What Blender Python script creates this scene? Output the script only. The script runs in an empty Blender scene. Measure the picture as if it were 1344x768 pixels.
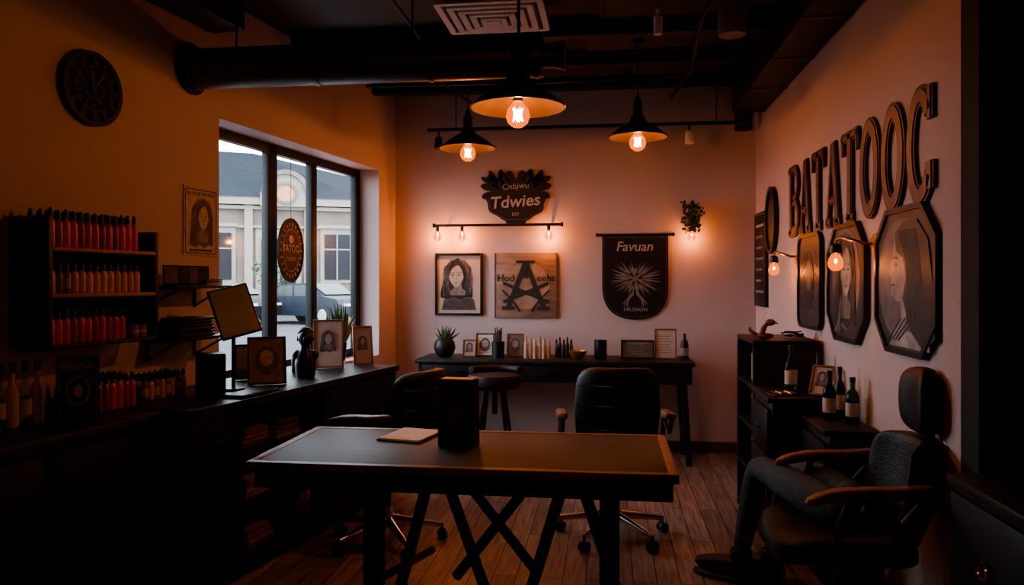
import bpy, bmesh, math, random
from mathutils import Matrix, Vector
random.seed(7)
rnd = random.uniform
scene = bpy.context.scene
rad = math.radians

# ------------------------------------------------------------------ materials
def new_mat(name):
    m = bpy.data.materials.new(name); m.use_nodes = True
    nt = m.node_tree; nt.nodes.clear()
    out = nt.nodes.new('ShaderNodeOutputMaterial')
    return m, nt, out

def pmat(name, col, rough=.5, metal=0., var=.15, scale=8., bump=0., bscale=40., spec=.5, col2=None, stretch=None, emis=None, es=0):
    m, nt, out = new_mat(name)
    b = nt.nodes.new('ShaderNodeBsdfPrincipled')
    nt.links.new(b.outputs[0], out.inputs[0])
    b.inputs['Roughness'].default_value = rough
    b.inputs['Metallic'].default_value = metal
    b.inputs['Specular IOR Level'].default_value = spec
    tc = nt.nodes.new('ShaderNodeTexCoord'); mp = nt.nodes.new('ShaderNodeMapping')
    nt.links.new(tc.outputs['Object'], mp.inputs[0])
    if stretch: mp.inputs['Scale'].default_value = stretch
    no = nt.nodes.new('ShaderNodeTexNoise'); no.inputs['Scale'].default_value = scale
    no.inputs['Detail'].default_value = 5
    nt.links.new(mp.outputs[0], no.inputs[0])
    cr = nt.nodes.new('ShaderNodeValToRGB')
    c1 = tuple(max(0, x*(1-var)) for x in col)+(1,)
    c2 = (tuple(x*(1+var) for x in col) if col2 is None else tuple(col2))+(1,)
    cr.color_ramp.elements[0].color = c1; cr.color_ramp.elements[0].position = .3
    cr.color_ramp.elements[1].color = c2; cr.color_ramp.elements[1].position = .7
    nt.links.new(no.outputs[0], cr.inputs[0]); nt.links.new(cr.outputs[0], b.inputs['Base Color'])
    if bump:
        n2 = nt.nodes.new('ShaderNodeTexNoise'); n2.inputs['Scale'].default_value = bscale
        n2.inputs['Detail'].default_value = 4
        nt.links.new(mp.outputs[0], n2.inputs[0])
        bp = nt.nodes.new('ShaderNodeBump'); bp.inputs['Strength'].default_value = bump
        bp.inputs['Distance'].default_value = .01
        nt.links.new(n2.outputs[0], bp.inputs['Height']); nt.links.new(bp.outputs[0], b.inputs['Normal'])
    if emis:
        b.inputs['Emission Color'].default_value = tuple(emis)+(1,); b.inputs['Emission Strength'].default_value = es
    return m

def glassy(name, tint, transp=.7, emis=None, es=0., rough=.05):
    m, nt, out = new_mat(name)
    tr = nt.nodes.new('ShaderNodeBsdfTransparent'); tr.inputs[0].default_value = tuple(tint)+(1,)
    gl = nt.nodes.new('ShaderNodeBsdfGlossy'); gl.inputs['Roughness'].default_value = rough
    fr = nt.nodes.new('ShaderNodeLayerWeight'); pw = nt.nodes.new('ShaderNodeMath'); pw.operation = 'POWER'; pw.inputs[1].default_value = 4
    ma = nt.nodes.new('ShaderNodeMath'); ma.operation = 'MULTIPLY_ADD'; ma.inputs[1].default_value = .5; ma.inputs[2].default_value = .02
    nt.links.new(fr.outputs['Facing'], pw.inputs[0]); nt.links.new(pw.outputs[0], ma.inputs[0])
    mx = nt.nodes.new('ShaderNodeMixShader')
    nt.links.new(ma.outputs[0], mx.inputs[0]); nt.links.new(tr.outputs[0], mx.inputs[1]); nt.links.new(gl.outputs[0], mx.inputs[2])
    last = mx
    if emis:
        em = nt.nodes.new('ShaderNodeEmission'); em.inputs[0].default_value = tuple(emis)+(1,); em.inputs[1].default_value = es
        m2 = nt.nodes.new('ShaderNodeMixShader'); m2.inputs[0].default_value = 1-transp
        nt.links.new(mx.outputs[0], m2.inputs[1]); nt.links.new(em.outputs[0], m2.inputs[2]); last = m2
    nt.links.new(last.outputs[0], out.inputs[0])
    return m

def floor_mat():
    m, nt, out = new_mat('floor_planks')
    b = nt.nodes.new('ShaderNodeBsdfPrincipled'); nt.links.new(b.outputs[0], out.inputs[0])
    tc = nt.nodes.new('ShaderNodeTexCoord'); mp = nt.nodes.new('ShaderNodeMapping')
    mp.inputs['Rotation'].default_value = (0, 0, rad(90))
    nt.links.new(tc.outputs['Object'], mp.inputs[0])
    br = nt.nodes.new('ShaderNodeTexBrick')
    br.inputs['Scale'].default_value = 1.; br.inputs['Brick Width'].default_value = 1.2; br.inputs['Row Height'].default_value = .11
    br.inputs['Mortar Size'].default_value = .003; br.inputs['Color1'].default_value = (.34, .24, .21, 1)
    br.inputs['Color2'].default_value = (.20, .14, .125, 1); br.inputs['Mortar'].default_value = (.02, .016, .015, 1)
    nt.links.new(mp.outputs[0], br.inputs[0])
    mp2 = nt.nodes.new('ShaderNodeMapping'); mp2.inputs['Scale'].default_value = (22, 1.6, 1)
    nt.links.new(tc.outputs['Object'], mp2.inputs[0])
    no = nt.nodes.new('ShaderNodeTexNoise'); no.inputs['Scale'].default_value = 2.5; no.inputs['Detail'].default_value = 8
    nt.links.new(mp2.outputs[0], no.inputs[0])
    mr = nt.nodes.new('ShaderNodeMapRange'); mr.inputs[1].default_value = .3; mr.inputs[2].default_value = .7
    mr.inputs[3].default_value = .5; mr.inputs[4].default_value = 1.4
    nt.links.new(no.outputs[0], mr.inputs[0])
    mx = nt.nodes.new('ShaderNodeMix'); mx.data_type = 'RGBA'; mx.blend_type = 'MULTIPLY'; mx.inputs[0].default_value = 1
    nt.links.new(br.outputs[0], mx.inputs[6]); nt.links.new(mr.outputs[0], mx.inputs[7])
    nt.links.new(mx.outputs[2], b.inputs['Base Color'])
    b.inputs['Roughness'].default_value = .36
    bp = nt.nodes.new('ShaderNodeBump'); bp.inputs['Strength'].default_value = .25; bp.inputs['Distance'].default_value = .003
    nt.links.new(br.outputs['Fac'], bp.inputs['Height']); bp.invert = True
    nt.links.new(bp.outputs[0], b.inputs['Normal'])
    return m

WALL = pmat('plaster_wall', (.50, .41, .415), .85, var=.05, scale=1.5, bump=.15, bscale=60)
CEIL = pmat('ceiling_black', (.018, .017, .017), .7, var=.3, scale=3, bump=.2)
CEIL2 = pmat('ceiling_panel', (.03, .023, .02), .7, var=.3, scale=3)
DARKW = pmat('dark_partition', (.010, .010, .011), .8, var=.2)
FLOOR = floor_mat()
BLK = pmat('black_paint', (.009, .009, .010), .5, var=.2, spec=.35)
BLKM = pmat('black_metal', (.012, .012, .013), .4, metal=.4, var=.2)
BWOOD = pmat('black_wood', (.012, .0115, .0125), .45, var=.35, scale=6, stretch=(1, 8, 1), bump=.1, spec=.4)
TTOP = pmat('table_top', (.040, .033, .035), .5, var=.3, scale=5, stretch=(1, 9, 1), bump=.08, spec=.35)
TEDGE = pmat('table_edge', (.26, .11, .07), .45, var=.3, scale=7, stretch=(1, 6, 1))
BRWOOD = pmat('brown_wood', (.18, .082, .052), .4, var=.35, scale=6, stretch=(1, 8, 1))
SHELFW = pmat('shelf_wood', (.34, .155, .095), .55, var=.3, scale=6, stretch=(6, 1, 1))
LEATH = pmat('black_leather', (.010, .010, .011), .48, var=.2, bump=.3, bscale=120, spec=.35)
CHROME = pmat('chrome', (.6, .58, .58), .22, metal=1., var=.05)
DUCT = pmat('duct_steel', (.09, .08, .08), .42, metal=.7, var=.2, scale=3)
ENAM = pmat('shade_outer', (.05, .046, .045), .4, metal=.3, var=.2)
ENAMI = pmat('shade_inner', (.055, .034, .025), .5, var=.05)
BRASS = pmat('brass', (.5, .28, .1), .35, metal=.9, var=.1)
WHITE = pmat('white_vent', (.75, .68, .66), .6, var=.03)
RED = pmat('ink_red', (.62, .045, .045), .32, var=.2)
REDD = pmat('ink_darkred', (.33, .03, .033), .32, var=.25)
AMB = pmat('ink_amber', (.58, .26, .095), .32, var=.3)
TAN = pmat('ink_tan', (.48, .30, .19), .4, var=.2)
CAP = pmat('bottle_cap', (.009, .009, .011), .4, var=.1, spec=.4)
LABEL = pmat('label_cream', (.45, .38, .3), .6, var=.15, scale=60)
PAPER = pmat('paper', (.62, .57, .54), .7, var=.04)
PAPERO = pmat('aged_paper', (.46, .38, .34), .75, var=.15, scale=7)
TANW = pmat('tan_wood_sign', (.26, .16, .11), .5, var=.35, scale=4, stretch=(1, 6, 1))
INK = pmat('drawing_ink', (.018, .017, .017), .6, var=.1)
GREY1 = pmat('drawing_grey', (.09, .08, .078), .6, var=.3, scale=25)
GREY2 = pmat('drawing_midgrey', (.20, .178, .168), .6, var=.3, scale=25)
GREYL = pmat('drawing_light', (.42, .37, .345), .6, var=.2, scale=20)
SLATE = pmat('plaque_metal', (.042, .040, .043), .42, metal=.1, var=.5, scale=9, spec=.5)
SLATE2 = pmat('plaque_metal_light', (.30, .28, .28), .5, metal=.0, var=.4, scale=14)
SLATEM = pmat('plaque_metal_mid', (.13, .12, .125), .5, metal=.0, var=.4, scale=14)
SLATED = pmat('plaque_metal_dark', (.012, .012, .014), .45, var=.4, scale=14)
LETF = pmat('letter_face', (.13, .058, .055), .45, var=.4, scale=14)
BULBG = glassy('bulb_glass', (1, .55, .2), .5, (1, .20, .015), 1.15)
FIL = pmat('filament', (1, .5, .1), emis=(1, .42, .08), es=22)
CERA = pmat('socket_black', (.02, .018, .016), .4)
LEAF = pmat('leaf_green', (.06, .12, .045), .5, var=.4, scale=20)
LEAFD = pmat('leaf_dark', (.03, .065, .028), .5, var=.4, scale=20)
DENIM = pmat('denim', (.045, .065, .082), .8, var=.25, scale=30, bump=.4, bscale=90)
SHOE = pmat('shoe_black', (.014, .014, .016), .5, var=.2)
SOLE = pmat('shoe_sole', (.05, .048, .048), .7)
GLASSC = glassy('clear_glass', (.86, .9, .9), .8)
GLASSG = glassy('green_glass', (.12, .3, .16), .8)
PANE = glassy('window_glass', (.96, .98, .98), .8)
BLUEG = pmat('screen_grey', (.36, .37, .39), .35, var=.25, scale=3)
STONE = pmat('facade_stone', (.17, .137, .115), 1., var=.15, scale=1.2, bump=.2, spec=.1)
STONEL = pmat('facade_trim', (.26, .225, .20), 1., var=.1, spec=.1)
ROOF = pmat('roof_slate', (.022, .027, .033), 1., var=.25, scale=5, stretch=(1, 1, 6), spec=.05)
EXW = pmat('facade_window', (.012, .016, .02), .6, var=.3, scale=.6, spec=.2)
ASPH = pmat('asphalt', (.07, .074, .078), 1., var=.2, scale=2, spec=.1)
CARP = pmat('car_paint', (.008, .010, .013), .4, metal=.1, var=.1, spec=.3)
CARP2 = pmat('car_paint_blue', (.012, .019, .03), .4, metal=.1, var=.1, spec=.3)
CARG = pmat('car_window', (.04, .05, .055), .4, var=.2)
TIRE = pmat('tyre', (.008, .008, .008), .8)
BARK = pmat('tree_bark', (.035, .028, .022), .9)
BOOKC = [pmat('book_%d' % i, c, .6, var=.15) for i, c in enumerate([(.22, .14, .09), (.12, .07, .05), (.3, .24, .18), (.05, .045, .045), (.2, .09, .05)])]

# ------------------------------------------------------------------ mesh builder
I4 = Matrix.Identity(4)
def T(x, y, z): return Matrix.Translation((x, y, z))
def Rx(a): return Matrix.Rotation(rad(a), 4, 'X')
def Ry(a): return Matrix.Rotation(rad(a), 4, 'Y')
def Rz(a): return Matrix.Rotation(rad(a), 4, 'Z')

class MB:
    def __init__(s): s.v = []; s.f = []; s.m = []; s.mats = []; s.X = I4
    def mi(s, mat):
        if mat not in s.mats: s.mats.append(mat)
        return s.mats.index(mat)
    def add(s, vs, fs, mat, M=None):
        M = s.X @ M if M is not None else s.X
        o = len(s.v); flip = M.determinant() < 0
        s.v += [tuple(M @ Vector(p)) for p in vs]
        k = s.mi(mat)
        for f in fs:
            f = [i+o for i in f]
            s.f.append(f[::-1] if flip else f); s.m.append(k)
    def box(s, c, d, mat, bev=0, M=None, seg=2):
        if not bev:
            x, y, z = [k/2 for k in d]
            vs = [(c[0]+a*x, c[1]+b*y, c[2]+e*z) for a in (-1, 1) for b in (-1, 1) for e in (-1, 1)]
            s.add(vs, [(0, 1, 3, 2), (4, 6, 7, 5), (0, 4, 5, 1), (2, 3, 7, 6), (0, 2, 6, 4), (1, 5, 7, 3)], mat, M)
            return
        bm = bmesh.new(); bmesh.ops.create_cube(bm, size=1)
        for v in bm.verts: v.co = Vector((v.co.x*d[0]+c[0], v.co.y*d[1]+c[1], v.co.z*d[2]+c[2]))
        bmesh.ops.bevel(bm, geom=bm.edges[:], offset=min(bev, min(d)*.49), segments=seg, profile=.5, affect='EDGES')
        bm.verts.index_update()
        s.add([v.co[:] for v in bm.verts], [[v.index for v in f.verts] for f in bm.faces], mat, M); bm.free()
    def poly(s, pts, z0, z1, mat, M=None):
        n = len(pts)
        ar = sum(pts[i][0]*pts[(i+1) % n][1]-pts[(i+1) % n][0]*pts[i][1] for i in range(n))
        if ar < 0: pts = pts[::-1]
        vs = [(p[0], p[1], z0) for p in pts]+[(p[0], p[1], z1) for p in pts]
        fs = [list(range(n))[::-1], list(range(n, 2*n))]+[(i, (i+1) % n, n+(i+1) % n, n+i) for i in range(n)]
        s.add(vs, fs, mat, M)
    def ribbon(s, pts, w, z0, z1, mat, closed=False, M=None):
        n = len(pts); L = []; Rr = []
        P = [Vector(p[:2]) for p in pts]
        for i in range(n):
            if closed: a, b = P[i-1], P[(i+1) % n]; d1 = (P[i]-a); d2 = (b-P[i])
            else:
                d1 = P[i]-P[i-1] if i > 0 else P[1]-P[0]; d2 = P[i+1]-P[i] if i < n-1 else P[-1]-P[-2]
            if d1.length < 1e-9: d1 = d2
            if d2.length < 1e-9: d2 = d1
            d1 = d1.normalized(); d2 = d2.normalized(); t = d1+d2
            t = t.normalized() if t.length > 1e-6 else d1
            nn = Vector((-t.y, t.x)); cs = max(.4, nn.dot(Vector((-d1.y, d1.x))))
            ww = (w[i] if isinstance(w, (list, tuple)) else w)/2/cs
            L.append(P[i]+nn*ww); Rr.append(P[i]-nn*ww)
        vs = []
        for i in range(n): vs += [(Rr[i].x, Rr[i].y, z0), (L[i].x, L[i].y, z0), (L[i].x, L[i].y, z1), (Rr[i].x, Rr[i].y, z1)]
        fs = []
        for i in range(n if closed else n-1):
            a = 4*i; b = 4*((i+1) % n)
            for k in range(4): fs.append((a+k, b+k, b+(k+1) % 4, a+(k+1) % 4))
        if not closed: fs += [(0, 1, 2, 3), tuple(4*(n-1)+k for k in (3, 2, 1, 0))]
        fs = [f[::-1] for f in fs]
        s.add(vs, fs, mat, M)
    def lathe(s, prof, mat, seg=24, M=None):
        vs = []; fs = []; idx = []
        for r, z in prof:
            if r < 1e-6: idx.append([len(vs)]); vs.append((0, 0, z))
            else:
                idx.append(list(range(len(vs), len(vs)+seg)))
                vs += [(r*math.cos(2*math.pi*i/seg), r*math.sin(2*math.pi*i/seg), z) for i in range(seg)]
        for a, b in zip(idx[:-1], idx[1:]):
            for i in range(seg):
                j = (i+1) % seg
                if len(a) == 1 and len(b) == 1: continue
                if len(a) == 1: fs.append((a[0], b[j], b[i]))
                elif len(b) == 1: fs.append((a[i], a[j], b[0]))
                else: fs.append((a[i], a[j], b[j], b[i]))
        s.add(vs, fs, mat, M)
    def tube(s, pts, r, mat, seg=8, M=None, closed=False):
        P = [Vector(p) for p in pts]; n = len(P)
        rr = r if isinstance(r, (list, tuple)) else [r]*n
        vs = []; fs = []; up = None
        for i in range(n):
            if closed: t = P[(i+1) % n]-P[i-1]
            else: t = (P[min(i+1, n-1)]-P[max(i-1, 0)])
            t = t.normalized() if t.length > 1e-9 else Vector((0, 0, 1))
            if up is None: up = Vector((0, 0, 1)) if abs(t.z) < .9 else Vector((1, 0, 0))
            a = t.cross(up); a = a.normalized() if a.length > 1e-6 else t.orthogonal().normalized()
            b = a.cross(t).normalized(); up = b
            for k in range(seg):
                th = 2*math.pi*k/seg; vs.append(tuple(P[i]+(a*math.cos(th)+b*math.sin(th))*rr[i]))
        for i in range(n if closed else n-1):
            j = (i+1) % n
            for k in range(seg):
                l = (k+1) % seg; fs.append((i*seg+k, i*seg+l, j*seg+l, j*seg+k))
        if not closed: fs += [tuple(range(seg))[::-1], tuple((n-1)*seg+k for k in range(seg))]
        fs = [tuple(f)[::-1] for f in fs]
        s.add(vs, fs, mat, M)
    def sell(s, a, b, c, e1, e2, mat, M=None, deform=None, nu=28, nv=14):
        sg = lambda x, e: math.copysign(abs(x)**e, x)
        vs = []; fs = []
        for j in range(nv+1):
            v = -math.pi/2+math.pi*j/nv
            for i in range(nu):
                u = 2*math.pi*i/nu
                p = Vector((a*sg(math.cos(v), e1)*sg(math.cos(u), e2), b*sg(math.cos(v), e1)*sg(math.sin(u), e2), c*sg(math.sin(v), e1)))
                vs.append(tuple(deform(p) if deform else p))
        for j in range(nv):
            for i in range(nu):
                k = (i+1) % nu; fs.append((j*nu+i, j*nu+k, (j+1)*nu+k, (j+1)*nu+i))
        s.add(vs, fs, mat, M)
    def text(s, body, size, z0, depth, mat, M=None, sx=1, bold=0):
        cu = bpy.data.curves.new('t', 'FONT'); cu.body = body; cu.size = size; cu.extrude = depth/2
        cu.align_x = 'CENTER'; cu.align_y = 'CENTER'; cu.offset = bold; cu.resolution_u = 3
        ob = bpy.data.objects.new('t', cu); scene.collection.objects.link(ob)
        dg = bpy.context.evaluated_depsgraph_get(); me = ob.evaluated_get(dg).to_mesh()
        vs = [(v.co.x*sx, v.co.y, v.co.z+z0+depth/2) for v in me.vertices]; fs = [list(p.vertices) for p in me.polygons]
        s.add(vs, fs, mat, M)
        bpy.data.objects.remove(ob, do_unlink=True); bpy.data.curves.remove(cu)
    def build(s, name, M=I4, angle=38, parent=None):
        me = bpy.data.meshes.new(name); me.from_pydata(s.v, [], s.f)
        for m in s.mats: me.materials.append(m)
        me.polygons.foreach_set('material_index', s.m)
        me.polygons.foreach_set('use_smooth', [True]*len(me.polygons))
        me.update(); me.set_sharp_from_angle(angle=rad(angle))
        ob = bpy.data.objects.new(name, me); scene.collection.objects.link(ob)
        ob.matrix_world = M
        if parent: ob.parent = parent
        return ob

def ell(cx, cy, a, b, n=28, t0=0, t1=360):
    full = abs(t1-t0) >= 360
    k = n if full else n-1
    return [(cx+a*math.cos(rad(t0+(t1-t0)*i/k)), cy+b*math.sin(rad(t0+(t1-t0)*i/k))) for i in range(n)]
def rrect(w, h, r, n=5):
    p = []
    for cx, cy, a in ((w/2-r, h/2-r, 0), (-w/2+r, h/2-r, 90), (-w/2+r, -h/2+r, 180), (w/2-r, -h/2+r, 270)):
        p += [(cx+r*math.cos(rad(a+90*i/n)), cy+r*math.sin(rad(a+90*i/n))) for i in range(n+1)]
    return p
def bez(p0, p1, p2, n=8):
    return [tuple(((1-t)**2)*a+2*t*(1-t)*b+t*t*c for a, b, c in zip(p0, p1, p2)) for t in [i/n for i in range(n+1)]]

# frames of reference of the three picture walls (x right, y up, z out of the wall)
CX, CY = -1.834, 6.4
def basis(x, y, z, o): return Matrix(((x[0], y[0], z[0], o[0]), (x[1], y[1], z[1], o[1]), (x[2], y[2], z[2], o[2]), (0, 0, 0, 1)))
RL = (.14261, .98978, 0); NL = (.98978, -.14261, 0)
LW = basis(RL, (0, 0, 1), NL, (CX, CY, 0))
LF = basis(RL, (-NL[0], -NL[1], 0), (0, 0, 1), (CX, CY, 0))      # floor frame along left wall: y=-out
BW = basis((1, 0, 0), (0, 0, 1), (0, -1, 0), (0, 6.4, 0))
RW = basis((0, -1, 0), (0, 0, 1), (-1, 0, 0), (1.18, 0, 0))
def onL(s, z, out=0): return LW @ T(s, z, out)
def onB(x, z, out=0): return BW @ T(x, z, out)
def onR(y, z, out=0): return RW @ T(-y, z, out)

WARM = (1, .60, .42)
def point(loc, power, col=WARM, r=.012, name='bulb_light'):
    l = bpy.data.lights.new(name, 'POINT'); l.energy = power; l.color = col; l.shadow_soft_size = r
    o = bpy.data.objects.new(name, l); scene.collection.objects.link(o); o.location = loc
    return o

# ------------------------------------------------------------------ room shell
def simple_box(name, lo, hi, mat, M=I4):
    mb = MB(); mb.box([(a+b)/2 for a, b in zip(lo, hi)], [b-a for a, b in zip(lo, hi)], mat); return mb.build(name, M)
H = 3.0
simple_box('floor', (-3.4, -1.7, -.1), (1.9, 6.6, 0), FLOOR)
mb = MB(); mb.box((-.75, 2.45, H+.05), (5.3, 8.4, .1), CEIL)
mb.build('ceiling')
simple_box('wall_back', (-2.1, 6.4, 0), (1.4, 6.6, H), WALL)
simple_box('wall_right', (1.18, 2.84, 0), (1.33, 6.4, H), WALL)
simple_box('trim_1', (1.158, 2.70, 0), (1.33, 2.838, H), WALL)
simple_box('wall_partition', (1.16, 2.58, 0), (1.9, 2.699, H), DARKW)
simple_box('wall_right_near', (1.75, -1.7, 0), (1.9, 2.58, H), DARKW)
simple_box('wall_front', (-3.4, -1.7, 0), (1.75, -1.55, H), WALL)
WS0, WS1, WZ0, WZ1 = -2.39, -.33, .80, 2.32
mb = MB()
D = -.25
def lbox(s0, s1, z0, z1, m=WALL): mb.box(((s0+s1)/2, (z0+z1)/2, D/2), (s1-s0, z1-z0, -D), m)
lbox(-8.0, WS0, 0, H); lbox(WS1, .03, 0, H); lbox(WS0, WS1, 0, WZ0); lbox(WS0, WS1, WZ1, H)
mb.build('wall_left', LW)
# window
mb = MB()
e = .003
wl, wr, wb, wt = WS0+e, WS1-e, WZ0+e, WZ1-e
def wb_(s0, s1, z0, z1, d0, d1, m): mb.box(((s0+s1)/2, (z0+z1)/2, (d0+d1)/2), (s1-s0, z1-z0, d1-d0), m, .004)
for a, b in ((wl, wl+.05), (-1.66, -1.55), (-1.11, -1.03), (wr-.08, wr)): wb_(a, b, wb, wt, -.215, -.165, BLK)
wb_(wl, wr, wb, wb+.06, -.215, -.165, BLK); wb_(wl, wr, wt-.06, wt, -.215, -.165, BLK)
wb_(wl+.05, wl+.08, wb+.06, wt-.06, -.205, -.175, BLKM)
mb.box(((wl+wr)/2, (wb+wt)/2, -.195), (wr-wl-.04, wt-wb-.04, .006), PANE)
mb.build('window_1', LW)
# baseboards
simple_box('baseboard_back', (-1.82, 6.382, 0), (1.175, 6.398, .09), pmat('baseboard', (.09, .055, .045), .5))
simple_box('baseboard_right', (1.165, 2.86, 0), (1.178, 6.375, .09), bpy.data.materials['baseboard'])
# ceiling services
for i, y in enumerate((1.2, 2.5, 4.72, 5.35, 5.98)):
    mb = MB(); L_ = 3.0 if y > 2.7 else 4.4
    mb.box((0, 0, 0), (L_, .06, .012), BLK); mb.box((0, 0, .04), (L_, .015, .07), BLK); mb.box((0, 0, .075), (L_, .06, .012), BLK)
    mb.build('ceiling_joist', T(-.55 if y > 2.7 else -.75, y, 2.918))
for x, y, w, d in ((-1.35, 5.66, .9, .5), (-.35, 5.66, .9, .5), (.5, 5.66, .7, .5), (.3, 5.03, .9, .5), (-.9, 5.03, .9, .5), (.35, 4.35, .8, .6)):
    mb = MB(); mb.box((0, 0, 0), (w, d, .014), CEIL2, .003); mb.ribbon(rrect(w, d, .01), .02, -.014, -.006, BLK, True)
    mb.build('ceiling_panel', T(x, y, 2.99))
mb = MB(); mb.box((-4.9, 2.885, .11), (4.9, .225, .2), BLK, .005)
for s in (-2.5, -3.1, -3.7): mb.box((s, 2.885, .11), (.04, .227, .22), BLKM, .003)
mb.build('soffit_duct', LW)
mb = MB(); mb.box((1.055, 4.35, 2.845), (.24, 3.3, .29), BLK, .006)
for y in (3.2, 3.9, 4.6, 5.3, 5.98): mb.box((1.055, y, 2.845), (.245, .04, .30), BLKM, .004)
mb.tube([(1.05, 5.98, 2.82), (1.05, 6.15, 2.80), (1.05, 6.2, 2.7), (1.05, 6.2, 2.6)], .07, BLK, 14)
mb.build('air_duct')
# big round duct across
mb = MB()
cy, cz = 3.80, 2.53; dr = .105
mb.tube([(-2.19, cy, cz), (-.33, cy, cz)], dr, DUCT, 36)
for x in (-2.17, -1.5, -.9, -.36): mb.tube([(x-.012, cy, cz), (x+.012, cy, cz)], dr+.006, DUCT, 36)
for x in (-1.95, -1.0, -.45): mb.tube([(x, cy, cz+dr), (x, cy, 2.995)], .006, BLKM, 6)
mb.tube([(-.34, cy, cz), (-.28, cy, cz), (-.22, cy, cz)], [.06, .06, .075], DUCT, 24)
mb.tube([(-2.19, cy, cz), (-2.205, cy, cz)], .135, BLKM, 24)
mb.build('ventilation_duct')
mb = MB()
for x0, x1, y, z in ((-1.9, .9, 4.3+.55, 2.86), (-1.8, .9, 5.5, 2.86)):
    mb.tube([(x0, y, z), ((x0+x1)/2, y+.02, z-.01), (x1, y, z)], .012, BLKM, 8)
mb.tube([(.6, 3.3, 2.97), (.5, 4.3, 2.84), (.55, 5.3, 2.84), (.5, 6.3, 2.9)], .014, BLKM, 8)
mb.tube([(-1.2, 3.4, 2.98), (-1.1, 4.4, 2.83), (-1.2, 5.4, 2.84), (-1.15, 6.3, 2.9)], .01, BLKM, 8)
mb.build('ceiling_conduit')
mb = MB()
for k, w in enumerate((.56, .44, .33, .22, .11)):
    mb.ribbon(rrect(w, w*.85, .005, 1), .035, -.012-.006*k, -.004*k, WHITE, True)
mb.box((0, 0, -.035), (.07, .06, .01), WHITE); mb.box((0, 0, .045), (.5, .42, .09), GREY1)
mb.build('ceiling_vent', T(-.65, 4.28, 2.908) )
mb = MB(); mb.lathe([(0, 0), (.07, 0), (.075, .01), (.075, .26), (0, .26)], pmat('downlight', (.2, .17, .16), .5), 24)
mb.build('ceiling_downlight', T(.66, 4.25, 2.737))
mb = MB(); mb.lathe([(0, 0), (.025, 0), (.028, .1), (.012, .11), (.012, .16), (0, .16)], WHITE, 16)
mb.build('smoke_sensor', T(.28, 4.5, 2.838))

# ------------------------------------------------------------------ bulbs & pendant lamps
def bulb(mb, M, s=1.):
    mb.lathe([(0, -.115*s), (.02*s, -.112*s), (.042*s, -.095*s), (.052*s, -.068*s), (.046*s, -.038*s), (.026*s, -.012*s), (.02*s, 0)], BULBG, 20, M)
    mb.lathe([(.021*s, -.004), (.021*s, .045*s), (0, .045*s)], CERA, 14, M)
    pts = []
    for i in range(13):
        a = i*math.pi*2/12*2.5; r = .022*s
        pts.append((r*math.cos(a), r*math.sin(a), (-.03-.055*(i % 2))*s))
    mb.tube(pts, .0025*s, FIL, 5, M)
def pendant(x, y, z, R, hgt, power):
    mb = MB(); k = R/.215
    out = [(.034*k, hgt), (.036*k, hgt*.66), (.052*k, hgt*.60), (.058*k, hgt*.48), (.09*k, hgt*.39), (.15*k, hgt*.23), (.20*k, hgt*.07), (.215*k, 0)]
    mb.lathe([(0, hgt+.004)]+out, ENAM, 40)
    mb.lathe([(r-.004, zz-.004 if zz > .001 else zz) for r, zz in out][::-1][:5], ENAMI, 40)
    mb.tube([(r_, s_, 0) for r_, s_ in ell(0, 0, R, R, 40)], .005, ENAM, 6, closed=True)
    bulb(mb, T(0, 0, .03), 1.08)
    mb.tube([(0, 0, .03), (0, 0, hgt*.6)], .02, CERA, 12)
    mb.tube([(0, 0, hgt), (0, 0, hgt+.03), (0, 0, hgt+.05)], [.03*k, .02*k, .01], ENAM, 14)
    top = 2.99-z
    mb.tube([(0, 0, hgt+.04), (0, 0, top)], .004, CAP, 6)
    mb.lathe([(0, top-.03), (.04, top-.03), (.05, top)], BLKM, 18)
    mb.build('pendant_lamp', T(x, y, z))
    point((x, y, z-.045), power, name='pendant_light')
pendant(-.417, 3.47, 2.20, .215, .25, 26)
pendant(-.978, 5.22, 2.33, .195, .22, 13)
pendant(.183, 5.06, 2.35, .19, .22, 14)
pendant(-.75, .15, 2.33, .195, .22, 17)     # extra pendant added out of view to brighten shelves, floor and person

# track rail with spots
mb = MB()
mb.box((-.205, 5.9, 2.60), (2.45, .03, .025), BLKM, .003)
for x in (-1.2, .8): mb.tube([(x, 5.9, 2.61), (x, 5.9, 2.99)], .005, BLKM, 6)
for x in (-1.34, .60): 
    mb.tube([(x, 5.9, 2.59), (x, 5.9, 2.54)], .008, BLKM, 8)
    mb.tube([(x, 5.9, 2.54), (x, 5.89, 2.45)], [.028, .034], WHITE if x > 0 else ENAM, 16)
mb.build('track_light_rail')

# ------------------------------------------------------------------ back wall pieces
mb = MB()
mb.box((0, 0, .10), (1.09, .022, .03), BLKM, .004)
for x in (-.45, .45): mb.tube([(x, 0, 0), (x, 0, .1)], .008, BLKM, 8)
for x in (-.54, .54): mb.box((x, 0, .1), (.02, .035, .04), BLKM, .003)
BL = Matrix(((1, 0, 0, 0), (0, 0, 1, 0), (0, -1, 0, 0), (0, 0, 0, 1)))  # z-up bulb in wall frame
for x in (-.51, -.30, .43):
    mb.tube([(x, -.01, .1), (x, -.05, .1)], .014, CERA, 10)
    mb.lathe([(0, -.115), (.022, -.108), (.034, -.085), (.030, -.055), (.016, -.033), (.012, -.02)], BULBG, 16, T(x, -.02, .1) @ BL)
    mb.lathe([(0, -.065), (.008, -.058), (.008, -.04), (0, -.035)], FIL, 8, T(x, -.02, .1) @ BL)
mb.build('picture_light_rail', onB(-.93, 1.875))
for x in (-.51, -.30, .43): point((-.93+x, 6.3, 1.875-.103), 5.0, (1, .50, .25), name='rail_bulb_light')

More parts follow.
